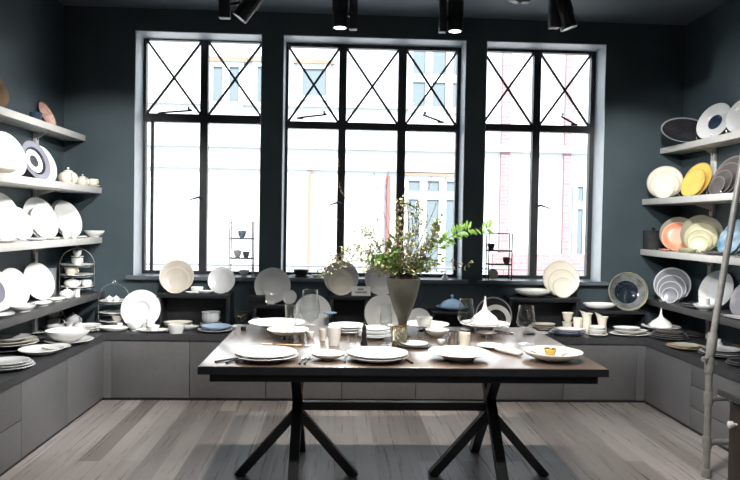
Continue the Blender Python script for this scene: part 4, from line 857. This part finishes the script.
# jar with a diamond relief
P = T(399, 345.5); t = thing('candle_jar', 'gold green jar with diamond relief in front of the vase', 'jar', tuple(P)); R = size(16.5, P)/2; h = size(19, P)
f = MB(); n, m_ = 16, 8; ring = []
for i in range(m_*2+1):
    z = h*i/(m_*2); a = []
    for j in range(n*2):
        q = R*(.88+.12*(1 if (i+j) % 2 == 0 else 0))*(1-.12*abs(2*i/(m_*2)-1)**3); th = PI*j/n; a.append((q*math.cos(th), q*math.sin(th), z))
    ring.append(a)
k0 = 0
vs = [p for a in ring for p in a]; fs = [(i*n*2+j, i*n*2+(j+1) % (n*2), (i+1)*n*2+(j+1) % (n*2), (i+1)*n*2+j) for i in range(m_*2) for j in range(n*2)]
fs.append(tuple(range(n*2-1, -1, -1))); f._add(vs, fs); f.m = [(i//(n*2)//2 + (i % (n*2))//2) % 2 for i in range(len(fs))]
f.build('body', [mat('gold_green_glass', (.36, .34, .24), .25, metal=.3), mat('dark_green_glass', (.10, .10, .07), .3)], t, smooth=False)
MB().lathe([(R*.80, h-.001), (R*.86, h+.002), (R*.74, h+.002), (R*.72, h-.02), (0, h-.02)], 32).build('rim', M['gold'], t)
# cups and bowls
p = T(322.5, 341); teacup('narrow white cup beside the large wine glass', p, .02, .066, 'cream', handle=False, name='beaker', foot=.85)
p = T(334, 345.5); teacup('tall white ribbed beaker between the left wine glass and the pepper mill', p, .037, .10, 'white', handle=False, name='beaker', foot=.8, flare=1.02)
p = T(310, 338); teacup('small white salt bowl behind the narrow cup', p, .025, .035, 'white', handle=False, name='bowl', cat='bowl', foot=.7)
p = T(301, 339); teacup('small cream bowl under the rim of the large wine glass', p, .02, .03, 'cream', handle=False, name='bowl', cat='bowl', foot=.7)
p = T(452.5, 345); t = thing('cup', 'brushed silver beaker behind the soup plate', 'cup', tuple(p)); MB().lathe(tumbler(.031, .075, base=.95), 28).build('body', M['silver'], t, ang=50)
p = T(464.5, 346.5); teacup('cream ribbed cup right of the silver beaker', p, .032, .075, 'cream', handle=False, name='beaker', foot=.9)
p = T(441, 345); teacup('little white pot left of the silver beaker', p, .022, .03, 'white', handle=False, name='pot', cat='pot')
p, D = Tw(487, 337.5, 20); flat('dark shallow bowl under the table tagine, right half', p, D, 'umber', bowl(D/2, .03, foot=.5), name='bowl', cat='bowl')
p, D = Tw(484.5, 330.5, 49); tagine('large white tagine with a tall pointed lid at the back of the table', p, D, .205, 'white', base=.12)
P = T(243.5, 330); tag(MB().box((-.016, -.016, 0), (.016, .016, .022), bev=.003).build('box', M['black']), 'tiny black box at the back left corner of the table', 'box').location = P
# wine glasses
for lb, u, v, w, vt, sh in (('large wide wine glass, the leftmost on the table', 309.5, 345, 21, 290, 0), ('slim wine glass left of the vase', 385.5, 345, 13, 304, 1), ('wine glass left of the large white tagine', 465.5, 341, 17, 299, 1), ('wine glass right of the large white tagine', 525.5, 344, 19, 305.5, 1)):
    p = T(u, v); wine_glass(lb, p, size(w, p)/2, size(v-vt, p), shape=sh)
# linen
def napkin(label, P, pts, w, th, m, name='napkin', rz=0.):
    """folded cloth: a soft slab following a path"""
    f = MB(); n = len(pts); rows = []
    for i, (x, y, z) in enumerate(pts):
        rows.append([(x-w*.5*math.cos(.2*i), y+.01*math.sin(i*1.7), z), (x-w*.2, y+.004*math.cos(i*2.1), z+th), (x+w*.2, y, z+th*(.8+.2*math.sin(i))), (x+w*.5, y+.008*math.cos(i*1.3), z)])
    k = [p for r in rows for p in r]
    fs = [(4*i+j, 4*i+(j+1) % 4, 4*i+4+(j+1) % 4, 4*i+4+j) for i in range(n-1) for j in range(4)] + [(3, 2, 1, 0), (4*n-4, 4*n-3, 4*n-2, 4*n-1)]
    f._add(k, fs); o = tag(f.build(name, M[m], ang=70), label, 'napkin', 'folded napkins on the table'); md = o.modifiers.new('s', 'SUBSURF'); md.levels = 2; md.render_levels = 2
    o.location = P; o.rotation_euler = (0, 0, rz); return o
P = T(243, 352); napkin('white folded napkin under the cutlery left of the front left setting', P, [(-.0, -.07, 0), (0, -.02, 0), (.005, .04, 0), (.01, .10, 0)], .07, .012, 'cloth', rz=-.15)
P = T(509, 354); napkin('white rolled napkin between the soup plate and the gold cup bowl', P, [(.0, -.10, 0), (0, -.05, 0), (-.0, .0, 0), (0, .06, 0), (0, .11, 0)], .065, .035, 'cloth', rz=.55)
P = T(529, 334); napkin('charcoal folded napkin under the right wine glass', P, [(0, -.04, 0), (0, 0, 0), (.005, .05, 0)], .12, .014, 'darkcloth', rz=.1)
P = T(467, 331); napkin('grey folded napkin left of the large tagine foot', P, [(0, -.05, 0), (0, 0, 0), (.003, .05, 0)], .13, .022, 'greycloth', rz=-.3)
P = T(490, 348); flat('flat white plate beside the rolled napkin', P, .14, 'white', 'coupe', h=.014)
# cutlery
def blade_path(f, L_, w, t, z=.003, x0=0):
    f._add([(x0, -w/2, z), (x0+L_*.9, -w/2, z), (x0+L_, w*.2, z), (x0+L_*.95, w/2, z), (x0, w/2, z), (x0, -w/2, z+t), (x0+L_*.9, -w/2, z+t), (x0+L_, w*.2, z+t), (x0+L_*.95, w/2, z+t), (x0, w/2, z+t)], [(4,3,2,1,0), (5,6,7,8,9), (0,1,6,5), (1,2,7,6), (2,3,8,7), (3,4,9,8), (4,0,5,9)])
def cutlery(kind, label, u, v, az, m='silver', hm=None, L_=.2):
    t = thing(kind, label, kind.replace('_', ' '), tuple(T(u, v)), az, 'cutlery laid on the table'); h = L_*.55
    MB().tube([(0, 0, .005), (h*.4, 0, .0055), (h*.8, 0, .006), (h, 0, .005)], [.0055, .005, .0035, .003], 8).build('handle', M[hm or m], t)
    f = MB()
    if kind == 'knife': blade_path(f, L_*.45, .016, .0012, .0045, h)
    elif kind == 'fork':
        f.tube([(h-.002, 0, .005), (h+L_*.12, 0, .005), (h+L_*.2, 0, .003)], [.003, .004, .008], 6)
        for y in (-.0075, -.0025, .0025, .0075): f.tube([(h+L_*.19, y, .003), (h+L_*.32, y, .0035), (h+L_*.42, y, .008)], .0012, 5)
    else: f.lathe([(0, 0), (.010, .0005), (.016, .004), (.018, .007), (.0165, .0075), (.009, .003), (0, .002)], 20, c=(h+L_*.18, 0, .001), ax=1.7)
    f.build('blade' if kind == 'knife' else 'tines' if kind == 'fork' else 'spoon_bowl', M[m], t, ang=60); return t
cutlery('fork', 'dark handled fork lying left of the front left setting', 215, 363, .75, 'silver', 'dark', .23)
cutlery('knife', 'dark handled knife lying on the napkin by the front left setting', 226, 364, 1.15, 'silver', 'dark', .22)
cutlery('knife', 'left dark handled knife right of the front left setting', 299.5, 365, 1.5, 'silver', 'dark'); cutlery('spoon', 'right dark handled spoon right of the front left setting', 304.5, 365, 1.5, 'silver', 'dark')
cutlery('fork', 'dark handled fork left of the front middle setting', 345, 363.5, 1.55, 'silver', 'dark'); cutlery('knife', 'dark handled knife right of the front middle setting', 412.5, 364, 1.85, 'silver', 'dark')
cutlery('serving_spoon', 'long pale gold serving spoon behind the front left setting', 302, 346.5, PI-.12, 'wood', 'wood', .26)
cutlery('spoon', 'silver spoon lying right of the large tagine', 513, 334, 2.5, 'silver', None, .14)

# ------------------------------------------------------------------ vase and branches
VP = T(402.5, 336.5); VY = VP.y
zt = ony(402, 278, VY).z - VP.z; vr = size(34, VP)/2
vs_ = thing('vase', 'tall grey green stoneware vase of branches in the middle of the table', 'vase', tuple(VP))
MB().lathe([(0, 0), (vr*.46, 0), (vr*.5, .006), (vr*.42, .014), (vr*.22, .03), (vr*.20, .05), (vr*.24, .075), (vr*.36, .115), (vr*.60, zt*.5), (vr*.83, zt*.72), (vr*.96, zt*.9), (vr, zt), (vr*.96, zt+.001), (vr*.9, zt*.9), (vr*.6, zt*.55), (vr*.3, .12), (0, .1)], 44).build('body', M['vase'], vs_, ang=60)
def leaf_quad(f, p, d, L_, w, nrm, mi=0):
    d = d.normalized(); s = d.cross(nrm); s = s.normalized() if s.length > 1e-4 else d.orthogonal().normalized(); n = s.cross(d)
    vs = [p, p+d*L_*.35+s*w*.5+n*w*.12, p+d*L_*.75+s*w*.36+n*w*.1, p+d*L_+n*(-w*.15), p+d*L_*.75-s*w*.36+n*w*.1, p+d*L_*.35-s*w*.5+n*w*.12, p+d*L_*.4, p+d*L_*.75]
    f._add(vs, [(0, 6, 1), (1, 6, 7, 2), (2, 7, 3), (3, 7, 4), (4, 7, 6, 5), (5, 6, 0)], mi)
rnd = random.Random(11)
def rv(): return Vector((rnd.uniform(-1, 1), rnd.uniform(-1, 1), rnd.uniform(-1, 1)))
def branch(label, px, dy, kind, r0=.004, nl=40, name='branch', side=0):
    pts = []; n = len(px)
    for i, (u, v) in enumerate(px):
        q = i/(n-1); pts.append(ony(u, v, VY+dy*q))
    # inside the vase
    base = Vector((VP.x+(pts[0].x-VP.x)*.25, VY, VP.z+zt*.5)); ctl = [base]+pts
    # smooth (Catmull-Rom)
    sm = []
    for i in range(len(ctl)-1):
        p0, p1, p2, p3 = ctl[max(i-1, 0)], ctl[i], ctl[i+1], ctl[min(i+2, len(ctl)-1)]
        for k in range(8):
            t = k/8; sm.append(.5*((2*p1)+(p2-p0)*t+(2*p0-5*p1+4*p2-p3)*t*t+(3*p1-p0-3*p2+p3)*t**3))
    sm.append(ctl[-1]); c = Vector(VP); c.z += zt
    sm = [p-c for p in sm]; N = len(sm)
    t = thing(name, label, 'branch', tuple(c), 0, 'branches in the grey green vase')
    stem = MB(); stem.tube(sm, [r0*(1-.75*i/N) for i in range(N)], 6)
    f = MB()
    for k in range(nl):
        i = int((.30+.70*rnd.random()**1.5 if kind in ('bloom', 'green') else rnd.uniform(.5 if kind == 'leafy' else .3, 1))*(N-1)); i = min(i, N-2); p = sm[i]; d = (sm[i+1]-sm[i]).normalized()
        if p.z < -.01: continue
        if kind == 'leafy':
            sd = d.cross(Vector((0, -1, .3))).normalized()*(1 if k % 2 else -1)
            leaf_quad(f, p, d*.55+sd*.8+rv()*.25, rnd.uniform(.04, .065), rnd.uniform(.014, .022), Vector((0, -.7, .7))+rv()*.4)
        elif kind == 'bloom':
            tip = p+(d*.6+rv()*.9)*rnd.uniform(.015, .055); stem.tube([p, tip], .0011, 4)
            for _ in range(3): leaf_quad(f, tip+rv()*.006, rv()+d*.5, rnd.uniform(.011, .022), rnd.uniform(.008, .013), rv(), rnd.choice((0, 0, 1)))
        elif kind == 'green':
            tip = p+(d*.6+rv()*.9)*rnd.uniform(.01, .05); stem.tube([p, tip], .0012, 4)
            for _ in range(2): leaf_quad(f, tip, rv()+d*.6, rnd.uniform(.022, .04), rnd.uniform(.012, .02), rv(), rnd.choice((0, 0, 0, 1)))
        else:
            for _ in range(1): leaf_quad(f, p+rv()*.003, d*1.2+rv()*.7, rnd.uniform(.008, .016), rnd.uniform(.005, .008), rv())
    stem.build('stem', M['bark'], t)
    if f.v: f.build('foliage', {'leafy': M['leaf'], 'bloom': [M['bloom'], M['leafd']], 'green': [M['leaf'], M['leafd']], 'twig': M['bud']}[kind], t)
    return t
BR = [
    ('long bare twig arching far left from the vase towards the window handle', [(392, 274), (372, 235), (350, 205), (339, 185), (338, 158)], .05, 'twig', .0028, 14),
    ('bare twig arching left below the window handle', [(391, 275), (368, 245), (348, 226), (330, 214)], -.05, 'twig', .0026, 12),
    ('low drooping pale leaf branch reaching left over the window sill', [(390, 276), (370, 262), (345, 262), (322, 272)], .05, 'bloom', .002, 52),
    ('drooping blossom branch reaching left below the twig arcs', [(391, 276), (372, 255), (352, 250), (334, 258)], .12, 'bloom', .002, 64),
    ('fine upright twig left of the window mullion, above the vase', [(396, 275), (388, 230), (380, 200), (374, 172)], .0, 'twig', .0028, 24),
    ('fine upright twig before the red drainpipe, above the vase', [(397, 275), (393, 232), (386, 200), (389, 170)], .1, 'twig', .0028, 24),
    ('blossom branch leaning left above the vase', [(394, 275), (381, 252), (372, 238), (364, 226)], -.08, 'bloom', .003, 52),
    ('blossom branch rising in front of the middle mullion', [(400, 275), (398, 245), (402, 220), (404, 200)], -.08, 'bloom', .0035, 56),
    ('brown budded branch rising along the mullion', [(403, 275), (408, 240), (408, 210), (405, 188)], .03, 'twig', .0038, 60),
    ('blossom branch rising right of the mullion', [(406, 275), (412, 246), (417, 222), (416, 206)], -.05, 'bloom', .0035, 56),
    ('tall dark twig slanting right towards the white window opposite', [(408, 275), (423, 235), (436, 205), (447, 174)], .05, 'twig', .0034, 16),
    ('second tall dark twig, steeper, right of the mullion', [(407, 275), (417, 232), (424, 205), (432, 176)], .12, 'twig', .0034, 16),
    ('blossom branch leaning right over the vase rim', [(409, 276), (420, 258), (428, 244), (436, 230)], -.1, 'bloom', .003, 52),
    ('green leafed branch at the right of the bouquet', [(410, 276), (424, 256), (432, 240), (438, 222)], .02, 'green', .003, 42),
    ('long bright green leafy branch reaching right past the window pier', [(411, 276), (430, 257), (446, 240), (465, 230), (490, 228)], -.12, 'leafy', .003, 46),
    ('sparse low twig with pale blossoms reaching right', [(412, 277), (428, 266), (446, 262), (470, 266)], .05, 'bloom', .002, 16),
    ('short green leafed sprig hanging over the left vase rim', [(393, 277), (385, 262), (376, 256), (370, 262)], -.1, 'green', .0025, 40),
    ('dense green sprig at the front of the vase mouth', [(401, 277), (396, 264), (392, 252), (388, 242)], -.1, 'green', .0025, 40),
    ('dense blossom sprig at the front right of the vase mouth', [(406, 277), (412, 264), (420, 254), (424, 244)], -.12, 'bloom', .0025, 50),
    ('dense pale blossom sprig in the middle of the vase mouth', [(402, 277), (404, 262), (404, 248), (408, 236)], -.1, 'bloom', .0025, 56),
    ('dark upright twig in the middle of the bouquet', [(401, 275), (399, 250), (396, 225), (398, 205)], .06, 'twig', .0042, 46),
    ('dark upright twig just right of the bouquet middle', [(405, 275), (410, 250), (413, 228), (411, 212)], -.03, 'twig', .0042, 46),
    ('dark twig leaning left out of the bouquet', [(398, 275), (389, 252), (381, 235), (377, 218)], .02, 'twig', .0036, 40),
    ('dark twig leaning right out of the bouquet', [(408, 275), (416, 250), (424, 232), (427, 216)], .05, 'twig', .0036, 40),
    ('low green sprig spreading right over the vase rim', [(408, 277), (418, 268), (428, 262), (436, 264)], -.12, 'green', .0022, 34),
    ('low pale blossom sprig spreading left over the vase rim', [(396, 277), (384, 268), (374, 264), (366, 270)], -.12, 'bloom', .0022, 30),
]
for a in BR: branch(a[0], a[1], a[2], a[3], a[4], int(a[5]*(1.7 if a[3] != 'leafy' else 1.4)))

# ------------------------------------------------------------------ pipe ladder and walnut desk
LP = onz(706, 477, 0); ly = LP.y; lx = LP.x
jz = ony(711, 345, ly); tp = ony(741.5, 165, ly); d = (tp-jz); top = jz+d*((2.55-jz.z)/d.z)
ld = thing('ladder', 'galvanised pipe ladder leaning towards the right wall shelves', 'ladder', tuple(LP)); r = .019
low = ony(709.5, 357, ly)
MB().tube([(0, 0, 0), low-LP], r, 16).build('post', M['pipe'], ld)
MB().tube([jz-LP+Vector((0, 0, -.02)), top-LP], r*.95, 16).build('stile', M['pipe'], ld)
def collar(a, b, rr): MB().tube([a, (a*.9+b*.1), (a*.1+b*.9), b], [rr*.92, rr, rr, rr*.92], 16).build('collar', M['pipe'], ld)
collar(Vector((0, 0, 0)), Vector((0, 0, .05)), r*1.5); collar(low-LP-Vector((0, 0, .09)), low-LP+Vector((0, 0, .0)), r*1.4); collar(jz-LP-Vector((0, 0, .05)), jz-LP+d.normalized()*.07, r*1.4)
collar(low-LP, jz-LP-Vector((0, 0, .02)), r*1.15)
MB().tube([low-LP, low-LP+Vector((-.05, -.02, -.01))], r*.8, 10).build('set_screw', M['pipe'], ld)
w2 = .36
MB().tube([(w2, 0, 0), (w2, 0, .62)], r, 16).build('post', M['pipe'], ld)
for v in (398, 442):
    z = ony(709, v, ly).z
    MB().tube([(0, 0, z), (.03, 0, z), (.04, 0, z), (w2-.04, 0, z+.008), (w2, 0, z+.008)], [r*1.25, r*1.2, r*.9, r*.9, r*1.2], 14).build('rung', M['pipe'], ld)
    MB().tube([(0, 0, z-.035), (0, 0, z+.035)], r*1.35, 16).build('collar', M['pipe'], ld)
DZ = .75; dp = onz(717.3, 387.5, DZ)
dk = thing('walnut_cabinet', 'dark walnut cabinet at the lower right corner, before the ladder', 'cabinet', (dp.x+.35, dp.y-.6, 0))
MB().box((-.35, -.6, DZ-.032), (.35, .6, DZ), bev=.004).build('top', M['worktop'], dk)
MB().box((-.30, -.57, .06), (.33, .575, DZ-.033)).build('carcass', M['walnut'], dk, smooth=False)
MB().box((-.28, -.55, 0), (.31, .55, .06)).build('plinth', M['kick'], dk, smooth=False)
for k, (ya, yb) in enumerate(((.012, .56), (-.555, -.008))):
    dr = MB().box((-.318, ya, .08), (-.301, yb, DZ-.05), bev=.002).build('door', M['walnut'], dk)
    kn = onx(741, 422, dp.x+.05).y-(dp.y-.6) if k == 0 else -.06
    MB().tube([(-.318, kn, .62), (-.332, kn, .62), (-.336, kn, .62), (-.350, kn, .62), (-.354, kn, .62)], [.006, .006, .014, .015, .009], 16).build('knob', M['white'], dr)

# ------------------------------------------------------------------ ceiling spotlights
def spot_head(label, u, v, y, w, hpx, lit=False, tilt=(0, 0), gear=None, gside=1):
    """track spotlight: gear box hung from the ceiling, round head beside it"""
    p = ony(u, v, y); R = size(w, p)/2; hh = size(hpx, p)
    t = thing('spotlight', label, 'spotlight', (p.x, p.y, p.z), 0, 'black track spotlights')
    rot = Matrix.Rotation(tilt[0], 4, 'Y') @ Matrix.Rotation(tilt[1], 4, 'X')
    a = MB().lathe([(0, .0), (R*.80, .0), (R*.82, -.004), (R*.98, -.004), (R, .004), (R, hh), (R*.9, hh+.008), (R*.3, hh+.01), (0, hh+.01)], 32); a.build('head', M['blackmetal'], t).matrix_local = rot
    b = MB()
    for i in range(14): th = 2*PI*i/14; b.box((R*math.cos(th)-.003, R*math.sin(th)-.003, hh*.45), (R*math.cos(th)+.003, R*math.sin(th)+.003, hh*.98))
    b.build('cooling_fins', M['blackmetal'], t, smooth=False).matrix_local = rot
    MB().lathe([(0, -.002), (R*.78, -.002), (R*.78, 0), (0, 0)], 28).build('lens', M['lampon' if lit else 'lampoff'], t).matrix_local = rot
    g = size(gear, p)/2 if gear else R*.6; gx_ = gside*(R+g+.012)
    MB().box((gx_-g, -.03, -.012 if lit else -.005), (gx_+g, .03, CEIL-p.z-.001), bev=.003).build('gear_box', M['blackmetal'], t)
    MB().tube([(gx_, 0, hh*.35), (0, 0, hh*.45)], .012, 10).build('swivel_arm', M['blackmetal'], t)
    return p
SY = 4.75
s1 = spot_head('lit black ceiling spotlight above the left of the centre window', 340, 27.5, SY, 15, 34, True, (0, 0), 8, 1)
s2 = spot_head('lit black ceiling spotlight above the right end of the centre window', 455, 31, SY, 15, 30, True, (0, 0), 7, -1)
spot_head('tilted unlit spotlight above the left window', 240, 18, SY, 16, 34, False, (.62, 0), 11, -1)
spot_head('tilted unlit spotlight above the right window', 569, 28, SY, 17, 32, False, (-.32, 0), 10, -1)
spot_head('spotlight just showing at the top edge, between a lit and a tilted one', 513, 1.5, SY-.4, 13, 24, False, (.2, 0), 8, 1)

# ------------------------------------------------------------------ light
w = bpy.data.worlds.new('World'); scene.world = w; w.use_nodes = True
bg = w.node_tree.nodes['Background']; bg.inputs[0].default_value = (.58, .79, 1, 1); bg.inputs[1].default_value = 5.8
sun = bpy.data.lights.new('sun', 'SUN'); sun.energy = 17; sun.angle = .02; sun.color = (1, .96, .9)
so = bpy.data.objects.new('sun', sun); COL.objects.link(so); so.rotation_euler = Vector((-.25, .62, -.75)).to_track_quat('-Z', 'Y').to_euler()
def spot(name, p, aim, e, deg, col=(1, .98, .95), blend=.5, r=.04):
    l = bpy.data.lights.new(name, 'SPOT'); l.energy = e; l.spot_size = math.radians(deg); l.spot_blend = blend; l.color = col; l.shadow_soft_size = r
    o = bpy.data.objects.new(name, l); COL.objects.link(o); o.location = p; o.rotation_euler = (Vector(aim)-Vector(p)).to_track_quat('-Z', 'Y').to_euler(); return o
WARM = (1, .94, .85)
spot('spot_lamp', s1-Vector((0, 0, .02)), (s1.x, 3.85, .6), 120, 84, WARM)
spot('spot_lamp', s2-Vector((0, 0, .02)), (s2.x, 3.85, .6), 120, 84, WARM)
spot('spot_lamp', (-.35, 2.75, 3.05), (-.3, 4.0, .3), 270, 66, WARM)
spot('spot_lamp', (1.0, 2.75, 3.05), (.9, 4.0, .3), 260, 66, WARM)
spot('spot_lamp', (1.5, 3.0, 3.05), (-2.2, 4.4, 1.2), 330, 44)
spot('spot_lamp', (1.2, 3.6, 3.05), (-2.2, 5.3, .8), 360, 42)
spot('spot_lamp', (-.9, 3.0, 3.05), (2.9, 4.9, 1.3), 420, 44)
spot('spot_lamp', (-.4, 2.4, 3.05), (-1.98, 5.9, 1.3), 620, 34)
spot('spot_lamp', (.4, 2.2, 3.05), (.3, 5.7, .7), 16, 36)
spot('spot_lamp', (1.1, 2.4, 3.05), (2.55, 5.9, 1.3), 620, 34)
spot('spot_lamp', (-.2, 1.6, 3.05), (2.45, 4.3, .1), 260, 48)
spot('spot_lamp', (.9, 1.6, 3.05), (-1.6, 4.2, .1), 150, 48)
spot('spot_lamp', (1.3, 2.5, 3.05), (-2.1, 4.9, .5), 300, 30)
fill = bpy.data.lights.new('shop_lamp', 'AREA'); fill.energy = 40; fill.size = 2.5; fill.size_y = 1.5; fill.shape = 'RECTANGLE'; fill.color = (.88, .94, 1)  # unseen area light added behind the camera as fill
fo = bpy.data.objects.new('shop_lamp', fill); COL.objects.link(fo); fo.location = (.3, -1.0, CEIL-.05)

vs = scene.view_settings; scene.display_settings.display_device = 'sRGB'; vs.view_transform = 'Standard'; vs.look = 'None'; vs.exposure = 0; vs.gamma = 1; vs.use_curve_mapping = False
cy = scene.cycles; cy.use_denoising = True; cy.caustics_reflective = False; cy.caustics_refractive = False; cy.sample_clamp_indirect = 6; cy.max_bounces = 10; cy.transparent_max_bounces = 24; cy.diffuse_bounces = 4
